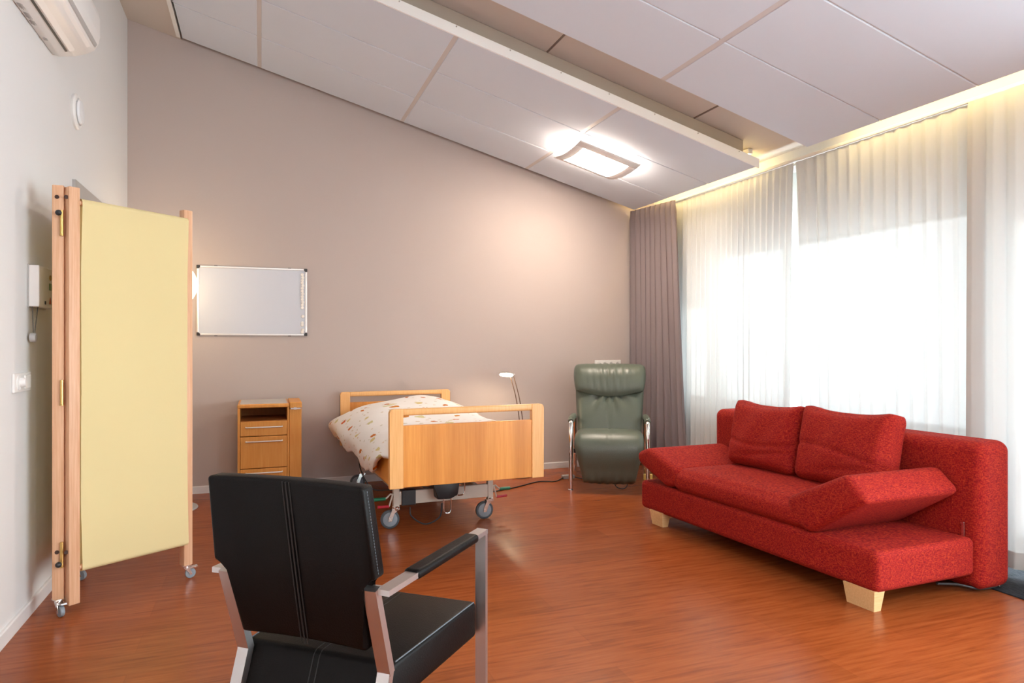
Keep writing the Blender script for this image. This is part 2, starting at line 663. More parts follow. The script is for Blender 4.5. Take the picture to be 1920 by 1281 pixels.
def copy_tree(o, parent=None, kids=None):
    c = o.copy()
    COL.objects.link(c)
    if parent is not None:
        c.parent = parent
    for ch in [q for q in bpy.data.objects if q.parent == o]:
        copy_tree(ch, c)
    return c


# ================================================================== SETTING
def I(x):                      # height of the suspended panels' underside
    return 3.54 - 0.2654 * x


def Bz(x):                     # height of the ceiling behind them
    return I(x) + 0.20


struct(MB().box(XL - 0.2, XW + 0.2, YN - 0.2, YB + 0.2, -0.1, 0.0).build('floor', 'floor', smooth=False))
struct(MB().box(XL - 0.2, XL, YN, YB + 0.2, 0, 4.2).build('wall_left', 'white_paint', smooth=False))
struct(MB().box(XL, XW + 0.2, YB, YB + 0.2, 0, 4.2).build('wall_back', 'taupe_paint', smooth=False))
struct(MB().box(XL - 0.2, XW + 0.2, YN - 0.2, YN, 0, 4.2).build('wall_front', 'white_paint', smooth=False))
struct(MB().prism([(XL - 0.2, Bz(XL - 0.2)), (XW + 0.2, Bz(XW + 0.2)), (XW + 0.2, Bz(XW + 0.2) + 0.2), (XL - 0.2, Bz(XL - 0.2) + 0.2)], 'y', YN - 0.2, YB + 0.2)
       .build('ceiling', 'ceiling_paint', smooth=False))
# seams of the upper ceiling boards
sm = MB()
for xs in (-0.55, 0.65, 1.85, 3.05):   # narrow dark joints
    sm.prism([(xs - 0.006, Bz(xs - 0.006) - 0.004), (xs + 0.006, Bz(xs + 0.006) - 0.004), (xs + 0.006, Bz(xs + 0.006) + 0.01), (xs - 0.006, Bz(xs - 0.006) + 0.01)], 'y', YN, YB)
struct(sm.build('trim_1', plain('dark_ceiling_seam', (0.20, 0.15, 0.12, 1), 0.7), smooth=False))
# dropped border along the left wall
struct(MB().prism([(XL, I(XL) + 0.012), (-0.615, I(-0.615) + 0.012), (-0.615, Bz(-0.615)), (XL, Bz(XL))], 'y', YN, YB).build('trim_2', 'ceiling_paint', smooth=False))

# window wall: pieces around the openings, in one wall
w = MB()
x0, x1 = XW, XW + 0.2
w.box(x0, x1, YN, YB + 0.2, 2.08, 2.9)
w.box(x0, x1, 5.98, YB + 0.2, 0, 2.08)
w.box(x0, x1, 5.38, 5.44, 0, 2.08)
w.box(x0, x1, 5.44, 5.98, 0, 0.66)
w.box(x0, x1, 5.44, 5.98, 1.62, 2.08)
w.box(x0, x1, 2.86, 5.38, 0, 0.66)
w.box(x0, x1, 2.74, 2.86, 0, 2.08)
w.box(x0, x1, 1.62, 2.74, 0, 0.05)
w.box(x0, x1, 1.62, 2.74, 2.02, 2.08)
w.box(x0, x1, 1.5, 1.62, 0, 2.08)
w.box(x0, x1, -1.9, 1.5, 0, 0.20)
w.box(x0, x1, -1.9, 1.5, 2.02, 2.08)
w.box(x0, x1, YN, -1.9, 0, 2.08)
struct(w.build('wall_right', 'white_paint', smooth=False))


def window(name, y0, y1, z0, z1, mull, t=0.05):
    f = MB()
    xa, xb = XW + 0.06, XW + 0.13
    f.box(xa, xb, y0, y1, z0, z0 + t).box(xa, xb, y0, y1, z1 - t, z1)
    f.box(xa, xb, y0, y0 + t, z0 + t, z1 - t).box(xa, xb, y1 - t, y1, z0 + t, z1 - t)
    for ym in mull:
        f.box(xa, xb, ym - t / 2, ym + t / 2, z0 + t, z1 - t)
    fr = struct(f.build(name, 'white_metal', smooth=False))
    es = [y0 + t] + [v for ym in sorted(mull) for v in (ym - t / 2, ym + t / 2)] + [y1 - t]
    for i in range(0, len(es), 2):
        MB().box(XW + 0.09, XW + 0.096, es[i], es[i + 1], z0 + t, z1 - t).build('pane', 'glass', fr, smooth=False)
    return fr


window('window_1', 5.44, 5.98, 0.66, 1.62, [])
window('window_2', 2.86, 5.38, 0.66, 2.08, [4.47])
d2 = window('door_2', 1.62, 2.74, 0.05, 2.02, [], 0.08)
MB().tube([(XW + 0.06, 2.70, 1.02), (XW + 0.015, 2.70, 1.02), (XW + 0.015, 2.58, 1.02)], 0.009).build('handle', 'steel', d2)
window('window_3', -1.9, 1.5, 0.20, 2.02, [0.35, -0.8])  # out of view; enlarged and left uncurtained to add daylight
struct(MB().box(XW - 0.10, XW + 0.06, 2.86, 5.98, 0.63, 0.66, 0.005).build('trim_3', 'white_metal', smooth=False))   # window sill
struct(MB().box(XW - 0.16, XW, YN, YB, 2.60, 2.75).build('trim_4', 'white_paint', smooth=False))                      # pelmet board over the curtains

# baseboards
struct(MB().prism([(XL, 0), (XL + 0.014, 0), (XL + 0.014, 0.058), (XL + 0.010, 0.064), (XL, 0.064)], 'y', YN, 4.40).build('baseboard_left', 'baseboard', smooth=False))
struct(MB().prism([(YB, 0), (YB - 0.014, 0), (YB - 0.014, 0.054), (YB - 0.010, 0.060), (YB, 0.060)], 'x', XL + 0.014, XW).build('baseboard_back', 'baseboard', smooth=False))

# door in the left wall, behind the folding screen
df = MB()
df.box(XL - 0.02, XL + 0.018, 4.44, 4.53, 0, 2.165).box(XL - 0.02, XL + 0.018, 5.47, 5.56, 0, 2.165).box(XL - 0.02, XL + 0.018, 4.53, 5.47, 2.075, 2.165)
dfo = struct(df.build('door_1', 'door_grey', smooth=False))
MB().box(XL - 0.01, XL + 0.006, 4.536, 5.464, 0.008, 2.069).build('door_leaf', plain('door_leaf_grey', (0.50, 0.46, 0.43, 1), 0.5), dfo, smooth=False)
MB().tube([(XL + 0.005, 5.40, 1.05), (XL + 0.05, 5.40, 1.05), (XL + 0.05, 5.28, 1.05)], 0.009).build('handle', 'steel', dfo)

# carpet strip by the window
tag(MB().box(3.455, XW - 0.005, -2.2, 3.6, 0, 0.006).build('carpet', 'carpet', smooth=False), 'charcoal ribbed carpet strip on the floor under the sheer curtains behind the red sofa', 'carpet')


# ================================================================== CEILING PANELS
def raft(label, xs, ys, group):
    t = thing('ceiling_raft', label, 'ceiling panel', (xs[0], ys[0], 0), 0, group)
    ox, oy = xs[0], ys[0]
    T = 0.035
    g = 0.015
    for i in range(len(xs) - 1):
        for j in range(len(ys) - 1):
            a, b = xs[i] + g, xs[i + 1] - g
            gy = 0.006
            MB().prism([(a - ox, I(a)), (b - ox, I(b)), (b - ox, I(b) + T), (a - ox, I(a) + T)], 'y', ys[j] + gy - oy, ys[j + 1] - gy - oy, 0.003, 1).build('panel', 'panel', t, smooth=False)
    s = MB()
    for x in xs[1:-1]:
        a, b = x - 0.018, x + 0.018
        s.prism([(a - ox, I(a) + 0.0025), (b - ox, I(b) + 0.0025), (b - ox, I(b) + 0.03), (a - ox, I(a) + 0.03)], 'y', ys[0] + 0.005 - oy, ys[-1] - 0.005 - oy)
    for y in ys[1:-1]:
        a, b = xs[0] + 0.005, xs[-1] - 0.005
        s.prism([(a - ox, I(a) + 0.008), (b - ox, I(b) + 0.008), (b - ox, I(b) + 0.028), (a - ox, I(a) + 0.028)], 'y', y - 0.008 - oy, y + 0.008 - oy)
    s.build('seam_profile', 'panel_seam', t, smooth=False)
    return t, ox, oy


rt, ox, oy = raft('suspended white panelled ceiling raft over the bed, carrying the square lamp', [-0.612, -0.015, 1.185, 2.385, 3.585], [4.235, 4.84, 5.44, 6.055], None)
# white edge strip with screws, and the box it hangs from
a, b = -0.62, 3.588
MB().prism([(a - ox, I(a) - 0.002), (b - ox, I(b) - 0.002), (b - ox, I(b) + 0.066), (a - ox, I(a) + 0.066)], 'y', 4.222 - oy, 4.234 - oy).build('edge_strip', plain('bright_white_strip', (0.92, 0.93, 0.92, 1), 0.35), rt, smooth=False, label='white metal edge strip with small screws')
a, b = -0.60, 3.50
MB().prism([(a - ox, I(a) + 0.036), (b - ox, I(b) + 0.036), (b - ox, I(b) + 0.196), (a - ox, I(a) + 0.196)], 'y', 4.30 - oy, 6.0 - oy).build('support_box', plain('cream_support_box', (0.46, 0.41, 0.35, 1), 0.6), rt, smooth=False, label='cream box above the panels')
a = -0.612
MB().prism([(a - 0.03 - ox, I(a) + 0.004), (a - ox, I(a) - 0.002), (a - ox, I(a) + 0.05), (a - 0.03 - ox, I(a) + 0.056)], 'y', 4.235 - oy, 6.055 - oy).build('edge_trim', 'white_metal', rt, smooth=False)
for k in range(11):
    x = -0.30 + k * 0.37
    MB().lathe([(0.0045, 0), (0.0045, -0.003), (0.001, -0.004)], (x - ox, 4.222 - oy, I(x) + 0.055), 'y', 10).build('screw', 'steel', rt)

raft('suspended white panelled ceiling raft nearest the camera, in front of the gap', [-0.612, -0.015, 1.185, 2.385, 3.565], [-2.3, -1.70, -1.10, -0.50, 0.10, 0.70, 1.30, 1.90, 2.50, 3.10, 3.70], None)


# tube lights under the upper ceiling, between the rafts and the curtains
def cove(y0, y1, label):
    x = 3.62
    t = thing('tube_light', label, 'lamp', (x, y0, Bz(x)), 0, 'tube lights above the curtain heads')
    MB().box(-0.02, 0.02, 0, y1 - y0, -0.045, -0.006).build('batten', 'white_metal', t, smooth=False)
    MB().tube([(0.0, 0.02, -0.062), (0.0, y1 - y0 - 0.02, -0.062)], 0.013, 10).build('tube', 'tube_glow', t)
    return t


LC = 'warm tube light under the upper ceiling between raft edge and curtain heads'
for y0, y1 in ((4.36, 5.2), (5.22, 6.06), (2.2, 3.6), (0.7, 2.15), (-0.8, 0.65), (-2.25, -0.85)):
    cove(y0, y1, LC)


# ceiling lamp: bent square plate, opal glass in a metal frame
def ceiling_lamp(x, y, label, glass='lamp_glass'):
    ang = math.atan(0.2654)
    t = thing('ceiling_lamp', label, 'lamp', (x, y, I(x)), 0)
    t.rotation_euler = (0, ang, 0)
    def sag(v):
        return -0.062 - 0.035 * (1 - (v * 2 - 1) ** 2) + 0.012
    hx, hy = 0.285, 0.265
    def surf(u, v, lift=0.0):
        return Vector(((u - 0.5) * 2 * hx, (v - 0.5) * 2 * hy, sag(v) + lift))
    fr = MB()
    bx, by = 0.12, 0.14
    def strip(u0, u1, v0, v1, n):
        fr.grid(lambda a, b: surf(u0 + (u1 - u0) * a, v0 + (v1 - v0) * b), 2, n)
    strip(0, 1, 0, by, 4)
    strip(0, 1, 1 - by, 1, 4)
    strip(0, bx, by, 1 - by, 12)
    strip(1 - bx, 1, by, 1 - by, 12)
    fr.build('frame', plain('pearl_grey_lamp_frame', (0.90, 0.88, 0.87, 1), 0.4), t, solid=0.006)
    MB().grid(lambda a, b: surf(bx + (1 - 2 * bx) * a, by + (1 - 2 * by) * b, 0.002), 2, 14).build('glass', glass, t, solid=0.004, label='glowing opal glass')
    MB().box(-0.17, 0.17, -0.15, 0.15, -0.018, -0.001, 0.004).build('base_plate', 'white_metal', t, smooth=False)
    for sx in (-0.12, 0.12):
        MB().tube([(sx, 0, -0.018), (sx, 0, -0.085)], 0.006).build('spacer', 'steel', t)
    return t


ceiling_lamp(2.675, 5.14, 'glowing square ceiling lamp with a bent metal frame, mounted on the raft over the bed')
ceiling_lamp(1.785, -0.90, 'added square fill lamp, out of view on the near raft, towards the windows', 'fill_lamp_glass')  # unseen lamp added to brighten the room from behind the camera
ceiling_lamp(0.585, -0.90, 'added square fill lamp, out of view on the near raft, towards the left wall', 'fill_lamp_glass')  # second unseen lamp, added as more fill from the camera side


# ================================================================== LEFT WALL THINGS
# air conditioner
ac = thing('air_conditioner', 'white wall-mounted air conditioner high on the left wall', 'air conditioner', (XL, 3.62, 2.70))
prof = [(0.0, 0.013), (0.035, 0.004), (0.10, 0.018), (0.150, 0.034), (0.190, 0.060), (0.208, 0.095), (0.214, 0.135), (0.214, 0.22), (0.205, 0.262), (0.18, 0.285), (0.0, 0.29)]
MB().prism(prof, 'y', -0.43, 0.43, 0.006, 2).build('housing', 'white_plastic', ac)
MB().prism([(0.074, 0.0095), (0.084, 0.012), (0.083, 0.017), (0.073, 0.015)], 'y', -0.40, 0.36).build('air_slot', 'dark_plastic', ac, smooth=False, label='black outlet slot')
MB().prism([(0.196, 0.066), (0.206, 0.080), (0.203, 0.088), (0.193, 0.074)], 'y', -0.42, 0.40).build('front_gap', 'grey_plastic', ac, smooth=False)
MB().prism([(0.092, 0.0125), (0.186, 0.0535), (0.183, 0.0585), (0.09, 0.018)], 'y', -0.41, 0.36, 0.001, 1).build('louvre', plain('satin_white_louvre', (0.84, 0.83, 0.82, 1), 0.36), ac, smooth=False)
for yy, wd in ((0.02, 0.05), (-0.06, 0.07), (-0.15, 0.06)):
    lb = MB()
    for q in range(5):
        lb.box(0.012 + q * 0.0045, 0.0145 + q * 0.0045, yy, yy + wd * (0.7 + 0.3 * ((q * 7) % 3) / 2), 0.0050, 0.0095)
    lb.build('print', 'grey_plastic', ac, smooth=False, label='small grey printed marks')
MB().box(0.018, 0.034, 0.20, 0.225, 0.0025, 0.0085).build('print', 'grey_plastic', ac, smooth=False, label='small grey printed marks')

# round air valve
av = thing('air_valve', 'small round white air valve on the left wall below the air conditioner', 'vent', (XL, 4.50, 2.565))
MB().lathe([(0.098, 0.0), (0.100, 0.012), (0.094, 0.020), (0.078, 0.022), (0.074, 0.012), (0.0, 0.012)], (0, 0, 0), 'x', 8 * 4).build('ring', 'white_plastic', av)
MB().lathe([(0.0, 0.010), (0.060, 0.012), (0.070, 0.026), (0.062, 0.036), (0.0, 0.040)], (0, 0, 0), 'x', 32).build('disc', plain('bluish_white_plastic', (0.78, 0.81, 0.84, 1), 0.3), av)

# call box with pull cord
cb = thing('call_box', 'white wall box with buttons and a hanging pull cord, beside the folding screen', 'call box', (XL, 3.66, 1.41))
MB().box(0, 0.006, -0.004, 0.264, -0.004, 0.194, 0.002).build('back_plate', 'grey_plastic', cb, smooth=False)
MB().box(0.004, 0.046, 0.0, 0.26, 0.0, 0.19, 0.004).build('housing', 'white_plastic', cb, smooth=False)
MB().lathe([(0.013, 0.045), (0.013, 0.050), (0.0, 0.052)], (0, 0.17, 0.145), 'x', 20).build('button', plain('amber_button', (0.45, 0.30, 0.08, 1), 0.4), cb, label='round amber button')
MB().box(0.045, 0.049, 0.155, 0.185, 0.085, 0.118, 0.001).build('button', plain('green_button', (0.09, 0.22, 0.08, 1), 0.4), cb, smooth=False, label='square green button')
MB().prism([(0.155, 0.02), (0.188, 0.02), (0.1715, 0.052)], 'x', 0.045, 0.0475).build('mark', plain('red_triangle', (0.60, 0.07, 0.03, 1), 0.5), cb, smooth=False, label='small red triangle')
MB().box(0.045, 0.0485, 0.085, 0.10, 0.014, 0.03, 0.001).build('switch', 'dark_plastic', cb, smooth=False)
MB().tube([(0.018, 0.008, 0.0), (0.022, 0.005, -0.125)], 0.0016, 6).tube([(0.036, 0.02, 0.0), (0.026, 0.008, -0.125)], 0.0016, 6).build('cord', 'dark_plastic', cb)
MB().lathe([(0.006, 0.008), (0.020, 0.010), (0.022, 0.017), (0.022, 0.027), (0.018, 0.033), (0.0, 0.034)], (0.0, 0.006, -0.142), 'x', 24).build('pull_knob', 'grey_plastic', cb)

# switch and socket plate
sp = thing('socket_plate', 'white double switch and socket plate on the left wall beside the folding screen', 'socket', (XL, 3.565, 1.07))
MB().box(0, 0.010, -0.112, 0.112, -0.042, 0.042, 0.003).build('frame', 'white_plastic', sp, smooth=False)
MB().box(0.009, 0.016, 0.012, 0.094, -0.030, 0.030, 0.003).build('rocker', 'white_plastic', sp, smooth=False)
MB().lathe([(0.033, 0.008), (0.031, 0.013), (0.024, 0.0105), (0.0, 0.0105)], (0, -0.054, 0), 'x', 28).build('socket', 'white_plastic', sp)
MB().lathe([(0.021, 0.0105), (0.021, 0.022), (0.018, 0.032), (0.0, 0.033)], (0, -0.030, 0), 'x', 20).build('plug', 'white_plastic', sp)

# ================================================================== FLOOR LAMP BEHIND THE SCREEN
fl = thing('floor_lamp', 'floor lamp with glowing round shade and grey disc base, half hidden behind the screen', 'lamp', (-0.655, 5.60, 0))
MB().lathe([(0.0, 0.0), (0.205, 0.0), (0.210, 0.006), (0.205, 0.014), (0.02, 0.020), (0.0, 0.02)], (0, 0, 0), 'z', 48).build('base', plain('grey_lacquer', (0.42, 0.42, 0.42, 1), 0.4), fl)
MB().tube([(0, 0, 0.015), (0, 0, 1.52)], 0.012, 12).build('pole', 'steel', fl)
MB().lathe([(0.0, -0.19)] + [(0.205 * cos(a), 0.19 * sin(a)) for a in [radians(q) for q in range(-80, 81, 8)]] + [(0.0, 0.19)], (0, 0, 1.675), 'z', 40).build('shade', 'globe_glow', fl, label='glowing opal globe shade')

# ================================================================== WHITEBOARD
wb = thing('whiteboard', 'whiteboard with aluminium frame and black corners on the taupe wall', 'whiteboard', (-0.063, YB, 1.588))
hw, hh = 0.434, 0.288
MB().box(-hw + 0.008, hw - 0.008, -0.012, -0.001, -hh + 0.008, hh - 0.008).build('board', 'board_white', wb, smooth=False)
f = MB()
f.box(-hw, hw, -0.018, 0, hh - 0.016, hh, 0.003).box(-hw, hw, -0.018, 0, -hh, -hh + 0.016, 0.003)
f.box(-hw, -hw + 0.016, -0.0175, 0, -hh + 0.01, hh - 0.01, 0.003).box(hw - 0.016, hw, -0.0175, 0, -hh + 0.01, hh - 0.01, 0.003)
f.build('frame', 'alu', wb, smooth=False)
for sx in (-1, 1):
    for sz in (-1, 1):
        c = MB()
        c.prism([(sx * (hw + 0.001), sz * (hh + 0.001)), (sx * (hw - 0.026), sz * (hh + 0.001)), (sx * (hw - 0.026), sz * (hh - 0.014)), (sx * (hw - 0.014), sz * (hh - 0.026)), (sx * (hw + 0.001), sz * (hh - 0.026))], 'y', -0.021, 0.0, 0.002, 1)
        c.build('corner', 'dark_plastic', wb, smooth=False)
for xx in (-0.29, 0.29):
    MB().box(xx - 0.012, xx + 0.012, -0.006, 0, hh, hh + 0.005).build('wall_clip', 'dark_plastic', wb, smooth=False)
    MB().box(xx - 0.012, xx + 0.012, -0.006, 0, -hh - 0.005, -hh).build('wall_clip', 'dark_plastic', wb, smooth=False)
mg = MB().lathe([(0.0135, 0), (0.0135, -0.006), (0.011, -0.009), (0.0, -0.0095)], (0, 0, 0), 'y', 20).build('magnet', 'magnet')
gm = 'round white magnets on the whiteboard'
zs = [0.238 - 0.0238 * k for k in range(13)] + [-0.122, -0.178, -0.196, -0.240, -0.258]
for i, z in enumerate(zs):
    o = mg if i == 0 else mg.copy()
    if i:
        COL.objects.link(o)
    o.location = (-0.063 + hw - 0.040 + (0.004 if i % 3 == 1 else 0), YB - 0.012, 1.588 + z)
    lb = 'round white magnet in the closely spaced upper column at the right edge of the whiteboard'
    if i == 0:
        lb = 'topmost round white magnet at the right edge of the whiteboard'
    elif i == 13:
        lb = 'lone white magnet just below the long column on the whiteboard'
    elif i in (14, 15):
        lb = ['upper', 'lower'][i - 14] + ' magnet of the middle pair below the lone magnet on the whiteboard'
    elif i in (16, 17):
        lb = ['upper', 'lower'][i - 16] + ' magnet of the pair at the bottom right corner of the whiteboard'
    tag(o, lb, 'magnet', gm)

# ================================================================== FOLDING SCREEN
PA, PBv = Vector((-0.812, 3.606, 0)), Vector((-0.374, 3.940, 0))
ang = atan2(PBv.y - PA.y, PBv.x - PA.x)
LEN = (PBv - PA).length
fs = thing('folding_screen', 'folding room screen with pale yellow cloth and beech posts on casters', 'screen', PA, ang)


def post(cx, cy_, z0, z1, w=0.046, d=0.040, rot=0.0, parent=fs):
    m = MB().box(-w / 2, w / 2, -d / 2, d / 2, z0, z1, 0.004, 2)
    m.xf(Matrix.Translation((cx, cy_, 0)) @ Matrix.Rotation(rot, 4, 'Z'))
    return m.build('post', 'screen_wood', parent)


def caster(parent, x, y, rot, r=0.026, top=0.075):
    R = Matrix.Translation((x, y, 0)) @ Matrix.Rotation(rot, 4, 'Z')
    fk = MB()
    fk.box(-0.022, 0.022, -0.022, 0.022, top - 0.006, top)
    fk.lathe([(0.017, top - 0.018), (0.017, top - 0.006)], (0, 0, 0), 'z', 16)
    for s in (-1, 1):
        fk.prism([(-0.012, top - 0.016), (0.014, top - 0.016), (0.030, r - 0.004), (0.018, r - 0.008), (0.012, r + 0.006)], 'y', s * 0.013 - 0.0015, s * 0.013 + 0.0015)
    fk.prism([(0.0, top - 0.016), (0.055, top - 0.012), (0.058, top - 0.018), (0.01, top - 0.026)], 'y', -0.011, 0.011)
    fk.xf(R)
    c = fk.build('caster', 'chrome', parent, smooth=False)
    wh = MB().lathe([(0.010, -0.009), (r - 0.003, -0.009), (r, -0.006), (r, 0.006), (r - 0.003, 0.009), (0.010, 0.009)], (0.021, 0, r), 'y', 24)
    wh.xf(R)
    wh.build('wheel', 'blue_rubber', c)
    return c


pA = post(0.0, 0.0, 0.05, 1.955, 0.048, 0.046)
pA2 = post(LEN + 0.006, 0.006, 0.072, 1.940, 0.048, 0.046)
# cloth wrapped round a rod top and bottom
cl = MB()
prof = []
zt, zb, rr = 1.886, 0.214, 0.021
for k in range(9):
    a = -pi / 2 + pi * k / 8
    prof.append((sin(a) * rr, zt + cos(a) * rr))
for k in range(9):
    a = pi / 2 + pi * k / 8
    prof.append((sin(a) * rr, zb + cos(a) * rr))
def cloth_f(u, v):
    n = len(prof)
    q = v * n
    i = int(q) % n
    t = q - int(q)
    p, p2 = prof[i], prof[(i + 1) % n]
    yy = p[0] + (p2[0] - p[0]) * t
    zz = p[1] + (p2[1] - p[1]) * t
    x = 0.028 + u * (LEN - 0.032)
    mid = (zz - zb) / (zt - zb)
    wob = 0.0035 * sin(mid * 9 + u * 4) * sin(pi * max(0, min(1, mid))) + 0.004 * sin(u * 11 + mid * 3) * (1 - mid) * sin(pi * max(0, min(1, mid)))
    return Vector((x, yy * (1.0 if not 0.012 < mid < 0.985 else 0.42) + wob - 0.014, zz - 0.010 * u))
cl.grid(cloth_f, 24, len(prof) * 6).build('cloth', 'yellow_cloth', fs, recalc=False)
for zz in (zt, zb):
    MB().tube([(0.02, -0.014, zz), (LEN - 0.01, -0.014, zz - 0.01)], 0.012, 12).build('rod', 'screen_wood', fs)
# second panel folded back along the wall
rel = Matrix.Rotation(-ang, 3, 'Z')
b0 = rel @ (Vector((-0.866, 3.612, 0)) - PA)
b1 = rel @ (Vector((-0.905, 4.12, 0)) - PA)
angB = atan2((b1 - b0).y, (b1 - b0).x)
post(b0.x, b0.y, 0.078, 1.96, 0.040, 0.046, angB)
post(b1.x, b1.y, 0.078, 1.96, 0.040, 0.046, angB)
c2 = MB()
LB = (b1 - b0).length
c2.grid(lambda u, v: Vector((0.022 + u * (LB - 0.044), (0.012 if v < 0.5 else -0.012), (0.21 + 1.68 * (v * 2 if v < 0.5 else 2 - v * 2)))), 6, 20)
c2.xf(Matrix.Translation(b0) @ Matrix.Rotation(angB, 4, 'Z'))
c2.build('cloth', 'yellow_cloth', fs, recalc=False)
for zz in (1.885, 0.215):
    rd = MB().tube([(0.02, 0, zz), (LB - 0.02, 0, zz)], 0.010, 10)
    rd.xf(Matrix.Translation(b0) @ Matrix.Rotation(angB, 4, 'Z'))
    rd.build('rod', 'screen_wood', fs)
caster(fs, b0.x, b0.y, radians(-55) - ang, top=0.080)
caster(fs, b1.x, b1.y, radians(-20) - ang, top=0.080)
caster(fs, LEN + 0.006, 0.006, radians(15) - ang, top=0.074)
hb = (b0 + Vector((0, 0, 0))) * 0.5
hp = rel @ (Vector((-0.8485, 3.588, 0)) - PA)
for z in (1.79, 1.02, 0.285):
    MB().tube([(hp.x, hp.y, z - 0.055), (hp.x, hp.y, z + 0.055)], 0.0075, 12).lathe([(0.009, -0.060), (0.009, -0.056)], (hp.x, hp.y, z), 'z', 10).build('hinge', 'brass', fs)
kdir = rel @ Vector((0.25, -0.97, 0)).normalized()
for z in (1.83, 0.245):
    kp = rel @ (Vector((-0.862, 3.590, 0)) - PA)
    MB().tube([(kp.x, kp.y, z), (kp.x + kdir.x * 0.022, kp.y + kdir.y * 0.022, z)], 0.006, 10).rbox((kp.x + kdir.x * 0.026, kp.y + kdir.y * 0.026, z), (0.026, 0.026, 0.026), 0.013, 4, 1).build('knob', 'dark_plastic', fs)
for (wx, wy) in ((-0.868, 3.5915), (-0.8285, 3.5775)):
    for z in (1.905, 0.295):
        hpv = rel @ (Vector((wx, wy, 0)) - PA)
        m = MB().lathe([(0.0, -0.0015), (0.009, -0.0015), (0.009, 0.0015), (0.0, 0.0015)], (0, 0, 0), 'y', 16)
        m.xf(Matrix.Translation((hpv.x, hpv.y, z)) @ Matrix.Rotation(angB - pi / 2 if wx < -0.85 else 0.0, 4, 'Z'))
        m.build('bolt_hole', plain('dark_bolt_hole', (0.05, 0.02, 0.012, 1), 0.7), fs)

# ================================================================== BEDSIDE CABINET
ns = thing('bedside_cabinet', 'beech bedside cabinet with open shelf, drawers and a side column below the whiteboard', 'cabinet', (0.064, 5.60, 0))
x0, x1 = -0.235, 0.141
c = MB()
c.box(x0, x0 + 0.018, 0.0, 0.46, 0.09, 0.735, 0.002).box(x1 - 0.014, x1, 0.0, 0.46, 0.09, 0.735, 0.002)
c.box(x0, x1, 0, 0.46, 0.09, 0.108)
c.build('carcass', 'cabinet_wood', ns, smooth=False)
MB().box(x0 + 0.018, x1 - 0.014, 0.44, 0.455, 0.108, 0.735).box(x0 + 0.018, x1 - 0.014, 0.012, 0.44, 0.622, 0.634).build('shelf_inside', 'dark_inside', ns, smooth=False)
MB().box(x0 - 0.002, x1 + 0.002, -0.006, 0.462, 0.735, 0.764, 0.008, 3).build('top', 'cabinet_wood', ns, smooth=False)
MB().box(x0 + 0.016, x1 - 0.012, 0.018, 0.45, 0.7635, 0.7665).build('top_inlay', 'laminate_top', ns, smooth=False, label='grey laminate inlay')
for (z0, z1, hz) in ((0.519, 0.630, 0.588), (0.270, 0.514, 0.478), (0.112, 0.265, 0.236)):
    dr = MB().box(x0 + 0.020, x1 - 0.016, -0.004, 0.016, z0, z1, 0.003).box(x0 + 0.03, x1 - 0.026, 0.016, 0.40, z0 + 0.01, z1 - 0.02).build('drawer', 'cabinet_wood', ns, smooth=False)
    xa, xb = x0 + 0.060, x1 - 0.052
    MB().tube([(xa, -0.004, hz), (xa, -0.030, hz), (xa + 0.006, -0.034, hz), (xb - 0.006, -0.034, hz), (xb, -0.030, hz), (xb, -0.004, hz)], 0.0052, 10).build('handle', 'alu', dr)
MB().box(x1 + 0.002, x1 + 0.094, 0.012, 0.40, 0.09, 0.722, 0.004).build('side_column', 'cabinet_wood', ns, smooth=False)
MB().box(x1 + 0.004, x1 + 0.096, -0.004, 0.40, 0.726, 0.773, 0.006).build('column_cap', 'cabinet_wood', ns, smooth=False)
MB().box(x1 + 0.012, x1 + 0.086, -0.002, 0.013, 0.717, 0.727).box(x1 + 0.035, x1 + 0.055, -0.009, 0.0, 0.714, 0.732).build('latch', 'steel', ns, smooth=False)
for (xx, yy) in ((x0 + 0.04, 0.05), (x1 + 0.05, 0.05), (x0 + 0.04, 0.41), (x1 + 0.05, 0.36)):
    w_ = MB().lathe([(0.006, -0.010), (0.033, -0.010), (0.036, -0.006), (0.036, 0.006), (0.033, 0.010), (0.006, 0.010)], (xx, yy + 0.01, 0.036), 'x', 20)
    w_.box(xx - 0.012, xx + 0.012, yy - 0.012, yy + 0.012, 0.075, 0.09)
    w_.build('caster', 'blue_rubber', ns)

# ================================================================== BED
BX, BY, BR = 1.2, 4.0, radians(2.0)
bed = thing('hospital_bed', 'beech adjustable hospital bed on casters with its head at the taupe wall', 'bed', (BX, BY, 0), BR)


def board_end(y, zb, zt, panel_top, w, facing):
    pw, th = 0.082, 0.040
    for s in (-1, 1):
        xi, xo = s * (w - pw), s * w
        rr = 0.022
        poly = [(xi, zb), (xo, zb)] + [(s * (w - rr + rr * sin(q)), zt - rr + rr * cos(q)) for q in [radians(90 - 15 * k) for k in range(7)]] + [(xi, zt)]
        MB().prism(poly, 'y', y - th / 2, y + th / 2, 0.003, 2).build('post', 'beech_post', bed, smooth=False)
    MB().box(-w + pw, w - pw, y - 0.014, y + 0.014, zb + 0.004, panel_top, 0.003).build('panel', 'beech_board', bed, smooth=False)
    MB().box(-w + pw - 0.004, w - pw + 0.004, y - th / 2, y + th / 2, zt - 0.040, zt, 0.010, 4).build('rail', 'beech_post', bed)


